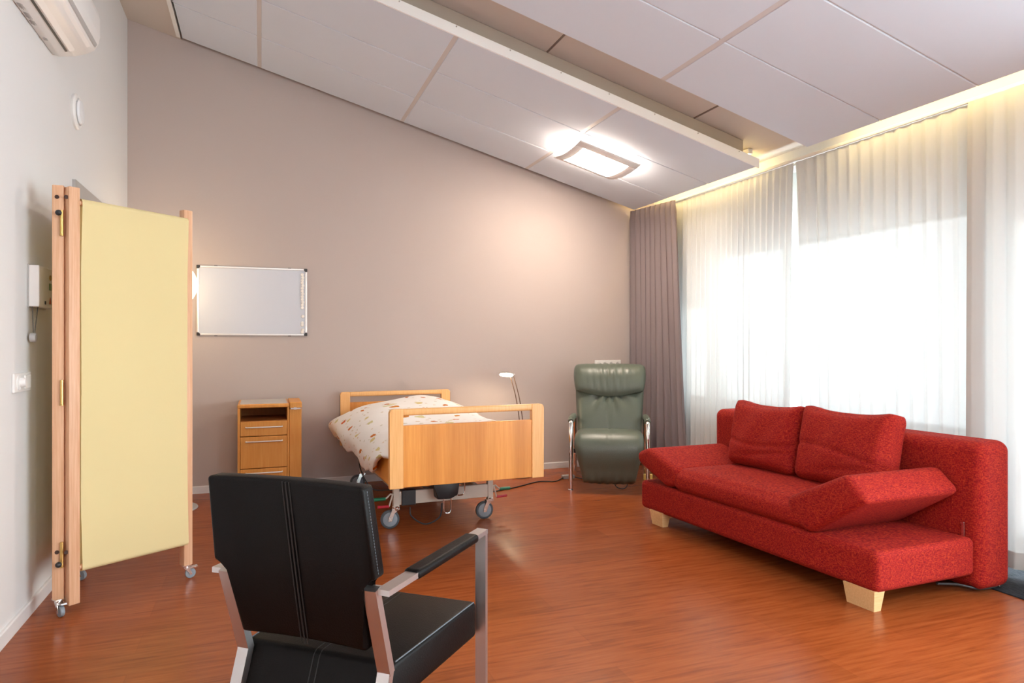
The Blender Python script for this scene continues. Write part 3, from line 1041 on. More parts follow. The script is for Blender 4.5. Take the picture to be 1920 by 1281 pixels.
board_end(0.0, 0.382, 0.851, 0.752, 0.497, -1)
board_end(2.02, 0.352, 0.812, 0.722, 0.492, 1)
st = MB()
for s in (-1, 1):
    st.box(s * 0.492 - 0.003, s * 0.492 + 0.003, 2.004, 2.014, 0.40, 0.785)
st.build('edge_strip', 'dark_plastic', bed, smooth=False)
for s in (-1, 1):
    MB().box(s * 0.468 - 0.012, s * 0.468 + 0.012, 0.021, 1.998, 0.385, 0.545, 0.004).build('side_board', 'cabinet_wood', bed, smooth=False)
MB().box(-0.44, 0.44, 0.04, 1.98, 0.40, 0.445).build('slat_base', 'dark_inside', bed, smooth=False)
# undercarriage
uc = MB()
for s in (-1, 1):
    uc.box(s * 0.335 - 0.020, s * 0.335 + 0.020, 0.52, 0.56, 0.130, 0.365, 0.004)
    uc.box(s * 0.335 - 0.020, s * 0.335 + 0.020, 1.82, 1.86, 0.130, 0.365, 0.004)
    uc.box(s * 0.26 - 0.018, s * 0.26 + 0.018, 0.57, 1.80, 0.17, 0.23, 0.004)
    uc.box(s * 0.20 - 0.015, s * 0.20 + 0.015, 0.50, 1.90, 0.365, 0.40)
uc.box(-0.335, 0.335, 0.525, 0.555, 0.155, 0.245, 0.004).box(-0.335, 0.335, 1.825, 1.855, 0.155, 0.245, 0.004)
uc.build('undercarriage', 'beige_metal', bed, smooth=False)
MB().box(-0.300, -0.205, 0.515, 0.565, 0.150, 0.252, 0.004).build('control_box', 'dark_plastic', bed, smooth=False)
MB().prism([(-0.085, 0.28), (-0.075, 0.185), (0.02, 0.18), (0.075, 0.205), (0.085, 0.30), (0.085, 0.34), (-0.12, 0.34)], 'y', 0.45, 0.60, 0.012, 2).build('motor', 'dark_plastic', bed)
MB().box(0.17, 0.24, 0.45, 0.58, 0.285, 0.37, 0.004).build('cable_box', 'dark_plastic', bed, smooth=False)
hk = MB()
for (xx, z0, z1, wd) in ((0.0, 0.085, 0.20, 0.024), (0.09, 0.20, 0.33, 0.03)):
    hk.tube(catmull([(xx - wd, 0.46, z1), (xx - wd, 0.46, z0 + 0.02), (xx, 0.46, z0), (xx + wd, 0.46, z0 + 0.02), (xx + wd, 0.46, z1)], 6), 0.0045, 8)
hk.build('hook', 'chrome', bed)


def bed_caster(x, y, rot):
    R_ = Matrix.Translation((x, y, 0)) @ Matrix.Rotation(rot, 4, 'Z')
    r = 0.0625
    k = MB()
    k.lathe([(0.023, 0.118), (0.026, 0.128), (0.026, 0.142), (0.022, 0.148)], (0, 0, 0), 'z', 20)
    for s in (-1, 1):
        k.prism([(-0.022, 0.132), (0.026, 0.132), (0.052, r + 0.01), (0.052, r - 0.012), (0.030, r - 0.012), (0.014, 0.10)], 'y', s * 0.021 - 0.002, s * 0.021 + 0.002)
    k.prism([(-0.022, 0.128), (0.030, 0.128), (0.030, 0.134), (-0.022, 0.134)], 'y', -0.022, 0.022)
    k.xf(R_)
    fo = k.build('caster', 'chrome', bed, smooth=False)
    wv = MB().lathe([(0.0, -0.0135), (0.046, -0.0135), (0.049, -0.011), (0.049, 0.011), (0.046, 0.0135), (0.0, 0.0135)], (0.040, 0, r), 'y', 32)
    wv.xf(R_)
    wv.build('wheel', 'blue_rubber', fo)
    ty = MB().lathe([(0.049, -0.012), (0.057, -0.012), (0.0625, -0.008), (0.0625, 0.008), (0.057, 0.012), (0.049, 0.012)], (0.040, 0, r), 'y', 32)
    ty.xf(R_)
    ty.build('tyre', 'tyre', fo)
    hx = MB().lathe([(0.0, -0.0245), (0.009, -0.0245), (0.009, 0.0245), (0.0, 0.0245)], (0.040, 0, r), 'y', 14)
    hx.xf(R_)
    hx.build('axle', 'chrome', fo)


bed_caster(-0.335, 0.54, radians(176))
bed_caster(0.335, 0.54, radians(178))
bed_caster(-0.335, 1.84, radians(186))
bed_caster(0.335, 1.84, radians(170))
for s in (-1, 1):
    MB().tube([(s * 0.350, 0.53, 0.225), (s * 0.375, 0.53, 0.232), (s * 0.40, 0.53, 0.208), (s * 0.42, 0.53, 0.203)], 0.006, 8).tube([(s * 0.36, 0.53, 0.230), (s * 0.382, 0.53, 0.155), (s * 0.39, 0.53, 0.152)], 0.006, 8).build('pedal_lever', 'beige_metal', bed)
    MB().tube([(s * 0.408, 0.53, 0.203), (s * 0.485, 0.53, 0.203)], 0.011, 12).build('pedal_grip', 'green_grip', bed, label='green pedal grip')
    MB().tube([(s * 0.385, 0.53, 0.150), (s * 0.46, 0.53, 0.152)], 0.0095, 12).build('pedal_grip', 'red_grip', bed, label='red pedal grip')
MB().tube(catmull([(-0.44, 1.4, 0.39), (-0.455, 1.2, 0.28), (-0.42, 0.95, 0.19), (-0.36, 0.62, 0.24), (-0.30, 0.5, 0.26)], 8), 0.005, 8).tube(catmull([(-0.25, 0.50, 0.14), (-0.24, 0.49, 0.08), (-0.15, 0.48, 0.022), (-0.05, 0.48, 0.06), (-0.03, 0.49, 0.15)], 8), 0.005, 8).tube(catmull([(-0.19, 0.50, 0.32), (-0.16, 0.50, 0.27), (-0.11, 0.50, 0.265), (-0.07, 0.50, 0.31)], 8), 0.005, 8).build('cable', 'cable', bed)

bm_ = Matrix.Translation((BX, BY, 0)) @ Matrix.Rotation(BR, 4, 'Z')
mt = MB().rbox((0, 1.02, 0.525), (0.88, 1.90, 0.15), 0.04, 3, 6).xf(Matrix.Translation((0, 0, 0)))
mo = mt.build('mattress', 'mattress')
mo.location = (BX, BY, 0)
mo.rotation_euler = (0, 0, BR)
tag(mo, 'pale mattress lying in the hospital bed under the leaf-patterned duvet', 'mattress')


def duvet_pt(u, v):
    """u across (0 left hem .. 1 right hem), v along (0 foot .. 1 head)"""
    y = 0.040 + 1.90 * v
    def lerp(a, b, t):
        return a + (b - a) * max(0.0, min(1.0, t))
    sm_ = lambda t: t * t * (3 - 2 * t)
    k = sm_(max(0, min(1, (y - 0.55) / 0.75)))          # 0 foot, 1 under the mound
    kh = sm_(max(0, min(1, (y - 1.62) / 0.32)))          # falls at the head end
    crown = lerp(0.685, 0.772, k) - 0.07 * kh
    sh = lerp(0.650, 0.700, k) - 0.05 * kh
    bulge = lerp(0.535, 0.585, k)
    hemz = lerp(0.415, 0.47, v) + 0.012 * sin(y * 9.0) - 0.03 * math.exp(-((y - 0.45) / 0.22) ** 2)
    hemx = lerp(0.525, 0.560, k)
    pts = [(-hemx + 0.01, hemz), (-bulge, (hemz + sh) / 2 - 0.01), (-0.475, sh - 0.035), (-0.32, sh + 0.025), (-0.05, crown - 0.01), (0.14, crown), (0.33, sh + 0.035), (0.46, sh - 0.06), (0.505, 0.58), (0.51, 0.53)]
    n = len(pts) - 1
    q = min(u * n, n - 1e-6)
    i = int(q)
    t = q - i
    P = [Vector((*p, 0)) for p in pts]
    p1, p2 = P[i], P[i + 1]
    p0 = P[i - 1] if i > 0 else p1 * 2 - p2
    p3 = P[i + 2] if i + 2 <= n else p2 * 2 - p1
    p = 0.5 * ((2 * p1) + (p2 - p0) * t + (2 * p0 - 5 * p1 + 4 * p2 - p3) * t * t + (3 * p1 - p0 - 3 * p2 + p3) * t ** 3)
    x, z = p.x, p.y
    # creases fanning from the mound to the left hem
    wv = sin(y * 26 + x * 9) * 0.5 + sin(y * 13 - x * 14 + 1.0) * 0.5
    amp = 0.008 * (0.35 + 0.65 * math.exp(-((x + 0.42) / 0.22) ** 2)) * (1 - 0.5 * v)
    z += wv * amp
    x += wv * amp * (0.9 if u < 0.25 else 0.0)
    z += 0.012 * sin(x * 7 + 0.6) * sin(y * 4.4)
    if v < 0.10:                                         # the foot end is tucked down
        z -= (1 - v / 0.10) ** 2 * max(0.0, z - 0.56)
    y += 0.02 * sin(x * 5) * (1 - v) + 0.33 * (1 - v) ** 2 * max(0.0, (0.22 - u) / 0.22) ** 1.2
    return Vector((x, y, z))


dv = MB().grid(duvet_pt, 72, 80, uv=lambda a, b: (a * 1.6, b * 1.9))
do = dv.build('duvet', 'duvet', recalc=True, solid=0.028)
do.location = (BX, BY, 0)
do.rotation_euler = (0, 0, BR)
tag(do, 'cream duvet with orange and yellow leaf print, mounded on the hospital bed', 'duvet')

# reading lamp standing behind the bed, at its right side
rl = thing('reading_lamp', 'slim lit reading lamp with two curved rods, standing by the wall behind the bed', 'lamp', (2.24, 5.80, 0))
MB().lathe([(0.0, 0), (0.085, 0), (0.087, 0.006), (0.08, 0.016), (0.0, 0.018)], (0.0, 0.03, 0), 'z', 32).build('base', 'rod_metal', rl)
for dx in (-0.016, 0.016):
    MB().tube(catmull([(0.02 + dx, 0, 0.012), (0.006 + dx, 0, 0.40), (-0.018 + dx, 0, 0.62), (-0.047 + dx, 0, 0.77), (-0.095 + dx, 0, 0.935)], 6), 0.0048, 8).build('rod', 'rod_metal', rl)
MB().tube([(-0.115, 0, 0.925), (-0.073, 0, 0.935)], 0.006, 8).tube([(-0.108, 0, 0.95), (-0.07, 0, 0.944)], 0.012, 10).build('joint', 'steel', rl)
hd = MB().lathe([(0.0, 0.016), (0.050, 0.014), (0.066, 0.004), (0.068, -0.004), (0.064, -0.004)], (0, 0, 0), 'z', 32, cap=False)
hd.xf(Matrix.Translation((-0.155, -0.02, 0.952)) @ Matrix.Rotation(radians(-14), 4, 'X') @ Matrix.Rotation(radians(8), 4, 'Y'))
hd.build('lamp_head', 'chrome', rl)
gb = MB().lathe([(0.0, 0.003), (0.058, 0.0), (0.060, -0.006), (0.0, -0.012)], (0, 0, 0), 'z', 32)
gb.xf(Matrix.Translation((-0.155, -0.02, 0.950)) @ Matrix.Rotation(radians(-14), 4, 'X') @ Matrix.Rotation(radians(8), 4, 'Y'))
gb.build('bulb', 'reading_glow', rl, label='glowing lamp disc')

# ================================================================== RECLINER
rc = thing('recliner', 'grey-green leather recliner with chrome arms in front of the mauve curtain', 'armchair', (2.712, 5.003, 0), radians(-28.8))


def rr_ring(w, t, n=14):
    """rounded-rect ring (local a across, b thickness), front face densely sampled"""
    pts = []
    r = min(t * 0.48, 0.05)
    for i in range(n * 2 + 1):
        pts.append((-w + r + (2 * w - 2 * r) * i / (n * 2), -t / 2))
    for q in range(1, 6):
        a = -pi / 2 + pi * q / 6
        pts.append((w - r + r * cos(a), (t / 2) * sin(a)))
    for i in range(n + 1):
        pts.append((w - r - (2 * w - 2 * r) * i / n, t / 2))
    for q in range(1, 6):
        a = pi / 2 + pi * q / 6
        pts.append((-w + r + r * cos(a), (t / 2) * sin(a)))
    return pts


def sweep(path, fn, deform=None):
    """path: list of (y, z, half width, thickness); front face looks along -normal"""
    rings = []
    n = len(path)
    for i, (y, z, w_, t_) in enumerate(path):
        a = path[max(0, i - 1)]
        b = path[min(n - 1, i + 1)]
        d = Vector((0, b[0] - a[0], b[1] - a[1])).normalized()
        nrm = Vector((0, d.z, -d.y))          # pointing back/down from the sitting side
        ring = []
        for k, (a_, b_) in enumerate(rr_ring(w_, t_)):
            off = deform(i / (n - 1), a_ / w_, b_ < 0) if deform else 0.0
            ring.append(Vector((a_, y, z)) + nrm * (b_ - off))
        rings.append(ring)
    return MB().loft(rings, True)


def dense(ctrl, n):
    P = [Vector((c[0], c[1], c[2])) for c in ctrl]
    T = [Vector((c[3], 0, 0)) for c in ctrl]
    A = catmull(P, n)
    B = catmull(T, n)
    return [(a.x, a.y, a.z, b.x) for a, b in zip(A, B)]


# backrest (sitting side forward, -y)
def back_def(s, a, front):
    if not front:
        return 0.0
    th = math.atan2(a, max(0.06, (0.62 - s) * 2.0))
    pl = 0.016 * math.cos(th * 11.0) * math.exp(-((s - 0.47) / 0.11) ** 2) * (1 - a * a)
    seam = -0.006 * math.exp(-(a / 0.018) ** 2) if s < 0.75 else 0
    return pl + seam + 0.028 * (1 - a ** 4) * sin(pi * min(1, max(0, s)))


bk = dense([(0.50, 0.30, 0.275, 0.10), (0.55, 0.42, 0.290, 0.13), (0.62, 0.58, 0.300, 0.13), (0.69, 0.72, 0.312, 0.12), (0.745, 0.83, 0.318, 0.10), (0.785, 0.93, 0.322, 0.085), (0.795, 0.965, 0.320, 0.06)], 9)
sweep(bk, None, back_def).build('backrest', 'green_leather', rc, angle=60)
# headrest cushion over the upper back, its lower edge bowed down
def head_def(s, a, front):
    if not front:
        return 0.0
    return 0.030 * (1 - a ** 6) * sin(pi * (0.12 + 0.80 * s)) + 0.008 * sin(a * 34 + s * 5) * math.exp(-(a / 0.55) ** 2) * sin(pi * s)


hd_path = dense([(0.628, 0.755, 0.310, 0.060), (0.645, 0.80, 0.320, 0.095), (0.677, 0.875, 0.330, 0.110), (0.712, 0.94, 0.334, 0.110), (0.748, 0.985, 0.332, 0.085), (0.785, 0.998, 0.328, 0.050)], 7)
hm = sweep(hd_path, None, head_def)
def bow(p):
    if p.z < 0.93:
        k = (0.93 - p.z) / 0.165
        p = p.copy()
        p.z -= (0.070 * (1 - (p.x / 0.32) ** 2) - 0.045) * k
    return p
hm.warp(bow)
hm.build('headrest', 'green_leather', rc, angle=60)


def seat_def(s, a, front):
    if not front:
        return 0.0
    seam = -0.006 * math.exp(-(a / 0.02) ** 2) if s > 0.5 else 0
    return 0.012 * (1 - a ** 4) + seam + 0.004 * sin(a * 21 + 3) * math.exp(-((s - 0.05) / 0.12) ** 2)


sp_ = dense([(0.055, 0.082, 0.222, 0.04), (0.015, 0.12, 0.226, 0.06), (0.0, 0.20, 0.244, 0.08), (-0.02, 0.30, 0.268, 0.10), (-0.005, 0.375, 0.288, 0.115), (0.055, 0.425, 0.290, 0.12), (0.15, 0.432, 0.288, 0.12), (0.30, 0.415, 0.285, 0.12), (0.47, 0.395, 0.280, 0.12)], 8)
sweep(sp_, None, seat_def).build('seat', 'green_leather', rc, angle=60)
for s in (-1, 1):
    x = s * 0.318
    MB().tube([(x, 0, 0.0), (x, 0.0, 0.30)] + catmull([(x, 0.0, 0.36), (x, 0.01, 0.47), (x, 0.035, 0.545), (x, 0.085, 0.577), (x, 0.20, 0.578), (x, 0.45, 0.57), (x, 0.58, 0.555)], 6) , 0.0175, 16).lathe([(0.0225, 0.0), (0.0225, 0.010), (0.018, 0.014)], (x, 0, 0), 'z', 20).build('arm_frame', 'chrome', rc)
    MB().tube(catmull([(x, 0.06, 0.575), (x, 0.12, 0.588), (x, 0.30, 0.586), (x, 0.50, 0.572)], 6), lambda t: 0.027 if 0.03 < t < 0.97 else 0.02, 16).build('arm_pad', 'green_leather', rc)
    MB().tube(catmull([(x, 0.58, 0.555), (x, 0.62, 0.40), (x, 0.64, 0.20), (x, 0.66, 0.0)], 6), 0.0175, 14).build('rear_leg', 'chrome', rc)
fm = MB().box(-0.318, 0.318, 0.40, 0.44, 0.25, 0.29, 0.004).box(-0.10, 0.10, 0.20, 0.55, 0.20, 0.32, 0.01)
fm.build('mechanism', 'dark_plastic', rc, smooth=False)
MB().tube(catmull([(0.05, 0.30, 0.20), (0.04, 0.16, 0.06), (0.08, 0.10, 0.012), (0.15, 0.12, 0.03), (0.16, 0.25, 0.20)], 8), 0.004, 8).build('cable', 'cable', rc)

# adaptor and power cord on the floor
ad = thing('power_adaptor', 'small grey power adaptor on the floor beside the recliner leg', 'adaptor', (2.62, 5.62, 0))
MB().box(-0.05, 0.06, -0.03, 0.03, 0.0, 0.032, 0.005).build('housing', 'grey_plastic', ad, smooth=False)
MB().tube(catmull([(0.05, 0, 0.016), (0.10, -0.05, 0.006), (0.14, -0.12, 0.006), (0.22, -0.10, 0.006)], 6), 0.005, 8).build('cord', 'cable', ad)
MB().tube([Vector((p[0] - 2.62, p[1] - 5.62, p[2])) for p in catmull([(1.75, 5.30, 0.005), (2.05, 5.42, 0.005), (2.30, 5.56, 0.005), (2.45, 5.52, 0.005), (2.57, 5.61, 0.012)], 8)], 0.005, 8).build('cord', 'cable', ad)
yb = MB().box(-0.04, 0.04, -0.02, 0.02, 0.0, 0.05, 0.004).build('socket_block', 'yellow_block', smooth=False)
yb.location = (3.28, 5.32, 0)
yb.rotation_euler = (0, 0, radians(-28))
tag(yb, 'small pale yellow block on the floor between recliner and sofa', 'socket')

# socket strip on the back wall
ss = thing('socket_strip', 'white four-gang socket strip on the taupe wall behind the recliner headrest', 'socket', (3.30, YB, 1.02))
MB().box(-0.148, 0.148, -0.010, 0, -0.042, 0.042, 0.003).build('frame', 'white_plastic', ss, smooth=False)
for k in range(4):
    MB().lathe([(0.033, 0), (0.031, -0.013), (0.025, -0.013), (0.022, -0.0105), (0.0, -0.0105)], (-0.108 + 0.072 * k, 0, 0), 'y', 24).build('socket', 'white_plastic' if k != 3 else 'white_plastic', ss)
    if k:
        MB().lathe([(0.018, -0.0102), (0.018, -0.0112), (0.0, -0.0112)], (-0.108 + 0.072 * k, 0, 0), 'y', 20).build('socket_well', 'grey_plastic', ss)

# ================================================================== SOFA
SO = Vector((2.64, 2.335, 0))
SR = radians(3.0)
Ul = Vector((-sin(radians(1.5)), cos(radians(1.5)), 0))
Wl = Vector((cos(radians(1.5)), -sin(radians(1.5)), 0))
sofa = thing('sofa', 'red woven sofa bed with tilted arm flaps standing in front of the sheer curtains', 'sofa', SO, SR)


def S(p):                      # (w, u, z) -> sofa-local
    return Wl * p.x + Ul * p.y + Vector((0, 0, p.z))


def puff(ax, amt):
    def fn(n, q):
        k = 1.0
        for i in range(3):
            if i != ax:
                k *= (1 - abs(n[i]) ** 4)
        q = q.copy()
        q[ax] += amt * n[ax] * k * (1 if abs(n[ax]) > 0.5 else abs(n[ax]) * 2)
        return q
    return fn


MB().rbox((0.335, 0.905, 0.185), (0.67, 1.83, 0.19), 0.030, 4, 8, puff(2, 0.010)).warp(S).build('base', 'red_fabric', sofa, angle=70)
def seat_fn(n, q):
    q = q.copy()
    if n[2] > 0:
        q.z += 0.020 * (1 - abs(n[0]) ** 4) * (1 - n[1] ** 4) * n[2]
    if n[0] < -0.5:
        q.x -= 0.012 * (1 - n[2] ** 2)
    return q
MB().rbox((0.335, 0.925, 0.345), (0.67, 1.08, 0.15), 0.055, 4, 8, seat_fn).warp(S).build('seat_cushion', 'red_fabric', sofa, angle=70)
# back, slightly rounded in plan at the near end
def back_fn(n, q):
    q = q.copy()
    return q
MB().rbox((0.775, 0.905, 0.385), (0.235, 1.90, 0.735), 0.055, 5, 10, back_fn).warp(S).build('backrest', 'red_fabric', sofa, angle=70)


def flap(poly, w0, w1):
    """arm flap: cross-section polygon in (u, z), extruded along w, rounded"""
    m = MB()
    m.prism(poly, 'x', w0, w1, 0.038, 5)
    return m


near = [(0.365, 0.272), (0.030, 0.505), (0.150, 0.618), (0.52, 0.430), (0.49, 0.31)]
far = [(1.53, 0.282), (1.84, 0.398), (1.855, 0.472), (1.72, 0.520), (1.40, 0.42), (1.42, 0.31)]
flap(near, -0.012, 0.640).warp(S).build('arm', 'red_fabric', sofa, angle=50)
flap(far, -0.012, 0.640).warp(S).build('arm', 'red_fabric', sofa, angle=50)


def foot(u0, u1):
    m = MB()
    a, b = 0.012, 0.055
    top = [(a - 0.012, u0 - 0.012, 0.098), (b + 0.012, u0 - 0.012, 0.098), (b + 0.012, u1 + 0.012, 0.098), (a - 0.012, u1 + 0.012, 0.098)]
    bot = [(a, u0, 0), (b, u0, 0), (b, u1, 0), (a, u1, 0)]
    m.loft([[Vector(p) for p in bot], [Vector(p) for p in top]])
    m.warp(S)
    return m.build('leg', 'foot_wood', sofa, smooth=False, label='pale tapered wooden block leg')


foot(0.016, 0.160)
foot(1.585, 1.700)
for u in (0.0, 1.78):
    MB().tube([(0.86, u - 0.006, 0.04), (0.862, u - 0.006, 0.009), (0.878, u + 0.012, 0.009), (0.88, u + 0.012, 0.04)], 0.0025, 8).warp(S).build('wire_foot', 'chrome', sofa)
MB().box(0.645, 0.650, 0.03, 0.045, 0.275, 0.345, 0.001).box(0.640, 0.652, 0.028, 0.047, 0.335, 0.350, 0.001).warp(S).build('hinge_bracket', 'chrome', sofa, smooth=False)
MB().tube(catmull([(0.45, 0.03, 0.07), (0.60, 0.03, 0.045), (0.70, 0.0, 0.022), (0.80, -0.01, 0.020), (0.86, 0.0, 0.03)], 6), 0.006, 8).warp(S).build('runner', 'dark_plastic', sofa)

# back cushions
smat = Matrix.Translation(SO) @ Matrix.Rotation(SR, 4, 'Z')


def cushion(u0, u1, wc, zb, hgt, thick, label, seed, lean=12, dz=0.0):
    rnd = random.Random(seed)
    wd = u1 - u0
    ph = [rnd.uniform(0, 6) for _ in range(6)]
    def fn(n, q):
        q = q.copy()
        k = (1 - abs(n[1]) ** 3) * (1 - abs(n[2]) ** 3)
        q.x += n[0] * 0.040 * k
        # corners stand proud, edges draw in
        q.z += 0.034 * (abs(n[1]) ** 2.5 - 0.5) * (1 if n[2] > 0 else 0) * max(0, n[2])
        q.y += 0.010 * (abs(n[2]) ** 2.5 - 0.5) * n[1]
        if n[0] < 0:
            q.x += -n[0] * (0.014 * math.exp(-((n[2] + 0.18 + 0.16 * sin(n[1] * 1.6 + ph[0])) / 0.05) ** 2) * (0.5 + 0.5 * abs(n[1] - 0.2)))
            q.x += -n[0] * 0.010 * math.exp(-((n[2] + 0.60 + 0.22 * n[1]) / 0.06) ** 2) * (1 if n[1] < 0.2 else 0.3)
            q.x += -n[0] * 0.005 * sin(n[1] * 7 + n[2] * 3 + ph[1]) * k
        return q
    m = MB().rbox((0, 0, hgt / 2), (thick, wd, hgt), 0.060, 5, 22, fn)
    m.xf(Matrix.Rotation(radians(lean), 4, 'Y'))
    o = m.build('cushion', 'red_fabric', angle=80)
    c = Wl * wc + Ul * ((u0 + u1) / 2)
    o.matrix_world = smat @ Matrix.Translation((c.x, c.y, zb)) @ Matrix.Rotation(radians(1.5), 4, 'Z')
    tag(o, label, 'cushion', 'back cushions on the red sofa')
    return o


cushion(0.885, 1.445, 0.468, 0.430, 0.425, 0.165, 'red back cushion on the sofa nearer the recliner', 3)
cushion(0.285, 0.878, 0.464, 0.430, 0.435, 0.170, 'wider red back cushion on the sofa nearer the raised arm flap', 5)

# ================================================================== BLACK ARMCHAIR
AB = radians(39.5)
ch = thing('armchair', 'black leather armchair with steel frame in the foreground, seen from behind', 'armchair', (0.08, 1.762, 0), -AB)


def bar(p0, p1, w, d, side=Vector((1, 0, 0))):
    """flat bar from p0 to p1, width w along side, depth d"""
    p0, p1 = Vector(p0), Vector(p1)
    t = (p1 - p0).normalized()
    s = (side - t * side.dot(t)).normalized()
    n = t.cross(s)
    return [[p + s * a * w / 2 + n * b * d / 2 for a, b in ((-1, -1), (1, -1), (1, 1), (-1, 1))] for p in (p0, p1)]


for s in (-1, 1):
    fr = MB()
    X0, X1 = s * 0.243, s * 0.272
    # rear post: inclined upper part, kinked lower leg
    fr.loft(bar((s * 0.213, 0.001, 0.662), (s * 0.213, 0.072, 0.430), 0.036, 0.022))
    fr.build('rear_post', 'steel', ch, smooth=False)
    MB().loft(bar((s * 0.212, 0.072, 0.436), (s * 0.216, -0.075, 0.0), 0.034, 0.022)).build('leg', 'steel', ch, smooth=False)
    MB().loft(bar((s * 0.205, 0.014, 0.655), (s * 0.236, 0.016, 0.655), 0.028, 0.0138, Vector((0, 1, 0)))).loft(bar((X0, 0.002, 0.655), (X1, 0.570, 0.655), 0.036, 0.014)).build('arm', 'steel', ch, smooth=False)
    MB().loft(bar((X1, 0.560, 0.650), (X1, 0.560, 0.0), 0.034, 0.018)).build('leg', 'steel', ch, smooth=False)
    slv = MB().rbox((0, 0, 0), (0.048, 0.36, 0.026), 0.011, 3, 4)
    slv.xf(Matrix.Translation((X0 + (X1 - X0) * 0.53, 0.315, 0.655)) @ Matrix.Rotation(-s * math.atan(0.034 / 0.58), 4, 'Z'))
    slv.build('arm_pad', 'black_leather', ch)
# backrest: wide above the arms, narrow below
q0 = [(-0.186, 0.495), (0.186, 0.495), (0.192, 0.672), (0.236, 0.690), (0.224, 0.914), (-0.224, 0.914), (-0.236, 0.690), (-0.192, 0.672)]
bm2 = MB()
bm2.prism(q0, 'y', 0.0, 0.052, 0.010, 3)
bk_tilt = lambda p: Vector((p.x, p.y + 0.020 - 0.205 * (p.z - 0.478) + 0.05 * (p.z - 0.478) ** 2 + 0.020 * (1 - (p.x / 0.23) ** 2), p.z))
bm2.xf(Matrix.Identity(4))
bmesh.ops.subdivide_edges(bm2.bm, edges=[e for e in bm2.bm.edges if abs(e.verts[0].co.x - e.verts[1].co.x) > 0.25], cuts=10, use_grid_fill=True)
bm2.warp(bk_tilt).build('backrest', 'black_leather', ch, angle=50)
stt = MB()
for dx in (-0.010, 0.0, 0.010):
    stt.tube([bk_tilt(Vector((dx, -0.0005, 0.484 + 0.425 * k / 12))) for k in range(13)], 0.0016 if dx else 0.0022, 6)
stt.build('seam', 'stitch', ch)
sd = MB()
for s in (-1, 1):
    for k in range(28):
        z = 0.70 + 0.205 * k / 28
        xx = s * (0.236 - 0.012 * (z - 0.69) / 0.224 + 0.0004)
        a, b = bk_tilt(Vector((xx, 0.020, z))), bk_tilt(Vector((xx, 0.020, z + 0.0045)))
        sd.tube([a, b], 0.0009, 5)
sd.build('side_stitching', 'stitch_blue', ch)
# seat: its rear face slopes back a little between the rear posts
sq = [(-0.224, 0.092), (0.224, 0.092), (0.264, 0.540), (-0.264, 0.540)]
se = MB()
se.prism(sq, 'z', 0.335, 0.444, 0.013, 4)
se.warp(lambda p: Vector((p.x, p.y - (0.444 - p.z) * 0.42, p.z)) if p.y < 0.2 else p)
se.build('seat', 'black_leather', ch, angle=50)
for s in (-1, 1):
    MB().tube([(s * (0.2205 + 0.0375 * k / 12), 0.104 + 0.425 * k / 12, 0.4428) for k in range(13)], 0.0018, 6).build('piping', 'stitch_blue', ch)
for dx in (-0.009, 0.009):
    MB().tube([(dx, 0.050, 0.345), (dx, 0.0865, 0.432), (dx, 0.098, 0.4425)] + [(dx, 0.11 + 0.41 * k / 10, 0.4438) for k in range(11)], 0.0014, 6).build('seam', 'stitch', ch)

# ================================================================== CURTAINS
def fold_path(p0, p1, n, amp, seed, jitter=0.3):
    rnd = random.Random(seed)
    segs = []
    ph = [rnd.uniform(-jitter, jitter) for _ in range(n + 1)]
    am = [amp * rnd.uniform(0.65, 1.25) for _ in range(n + 1)]
    return ph, am


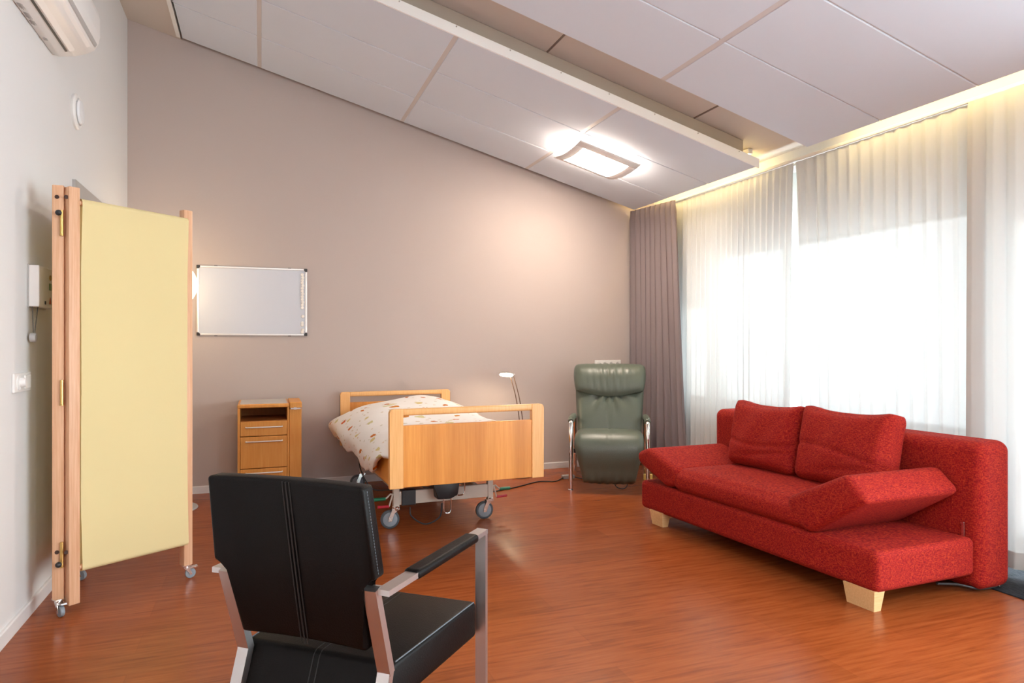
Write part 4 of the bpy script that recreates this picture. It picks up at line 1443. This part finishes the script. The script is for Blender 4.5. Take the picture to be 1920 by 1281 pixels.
def curtain(name, y0, y1, xc, ztop, zbot, nfold, amp, mat, label, cat, group=None, seed=1, flare=0.0, nv=26, per=10, head=0.085, hem=None, tilt=0.0, gather=0.0, skew=0.0):
    """cloth hanging in a plane of constant x from y0 (near) to y1 (far)"""
    ph, am = fold_path(None, None, nfold, amp, seed)
    rnd = random.Random(seed + 50)
    k2 = [rnd.uniform(0, 2 * pi) for _ in range(5)]
    def f(u, v):
        z = zbot + (ztop - zbot) * v
        q = u * nfold
        i = min(int(q), nfold - 1)
        t = q - i
        a = am[i] + (am[i + 1] - am[i]) * t
        p = ph[i] + (ph[i + 1] - ph[i]) * t
        dtop = (ztop - z)
        pin = min(1.0, dtop / head)                      # pinch at the heading tape
        pin = 0.30 + 0.70 * pin * pin * (3 - 2 * pin)
        phase = 2 * pi * q + p * 1.4 + 0.35 * sin(v * 2.2 + k2[0] + u * 5) * (1 - v)
        grow = 0.85 + 0.45 * (1 - v)
        dx = a * pin * grow * (sin(phase) + 0.14 * sin(2 * phase + k2[1]))
        dy = a * pin * 0.45 * sin(2 * phase + 0.6)
        low = 0.016 * sin(u * 9 + k2[2]) * (1 - v)
        y = y0 + (y1 - y0) * u + dy
        y += (u - 1.0) * flare * (1 - v) ** 1.2
        g = (1 - v) ** 0.5
        y += gather * g * ((1 - u) ** 2 if gather > 0 else u ** 2)
        return Vector((xc + skew * u + dx + low + tilt * (1 - v), y, z))
    m = MB().grid(f, nfold * per, nv)
    o = m.build(name, mat, recalc=False, angle=180)
    tag(o, label, cat, group)
    if hem:
        hm_ = MB().grid(lambda u, v: f(u, v * hem / (ztop - zbot)) + Vector((-0.004, 0, 0)), nfold * per, 3)
        hm_.build('hem', 'sheer_hem', o, recalc=False, angle=180)
    return o


XC = 3.765
rail = MB()
rail.box(XC - 0.018, XC + 0.024, YN + 0.1, YB - 0.02, 2.600, 2.622, 0.003)
tag(rail.build('curtain_rail', 'white_metal', smooth=False), 'long white curtain rail under the pelmet along the window wall', 'curtain rail')
gS = 'sheer curtains along the window wall'
curtain('sheer_curtain', 4.05, 6.06, XC, 2.598, 0.05, 28, 0.012, 'sheer', 'white sheer curtain next to the mauve curtain', 'curtain', gS, 11, hem=0.09, gather=0.03)
curtain('sheer_curtain', 2.60, 4.035, XC, 2.598, 0.05, 15, 0.015, 'sheer', 'widest white sheer curtain behind the red sofa back', 'curtain', gS, 12, hem=0.09, gather=-0.05)
curtain('sheer_curtain', 1.55, 2.69, XC - 0.026, 2.598, 0.05, 10, 0.016, 'sheer', 'white sheer curtain at the right edge of the picture, hanging over the carpet strip', 'curtain', gS, 14, hem=0.09)
curtain('sheer_curtain', -2.45, -1.95, XC, 2.598, 0.05, 14, 0.03, 'sheer', 'white sheer curtain drawn aside behind the camera', 'curtain', gS, 15, hem=0.09)
curtain('mauve_curtain', 5.44, 6.09, 3.655, 2.585, 0.03, 9, 0.030, 'mauve_cloth', 'mauve-brown opaque curtain drawn into the corner behind the recliner', 'curtain', None, 21, flare=0.16, per=16, head=0.10, skew=-0.105)
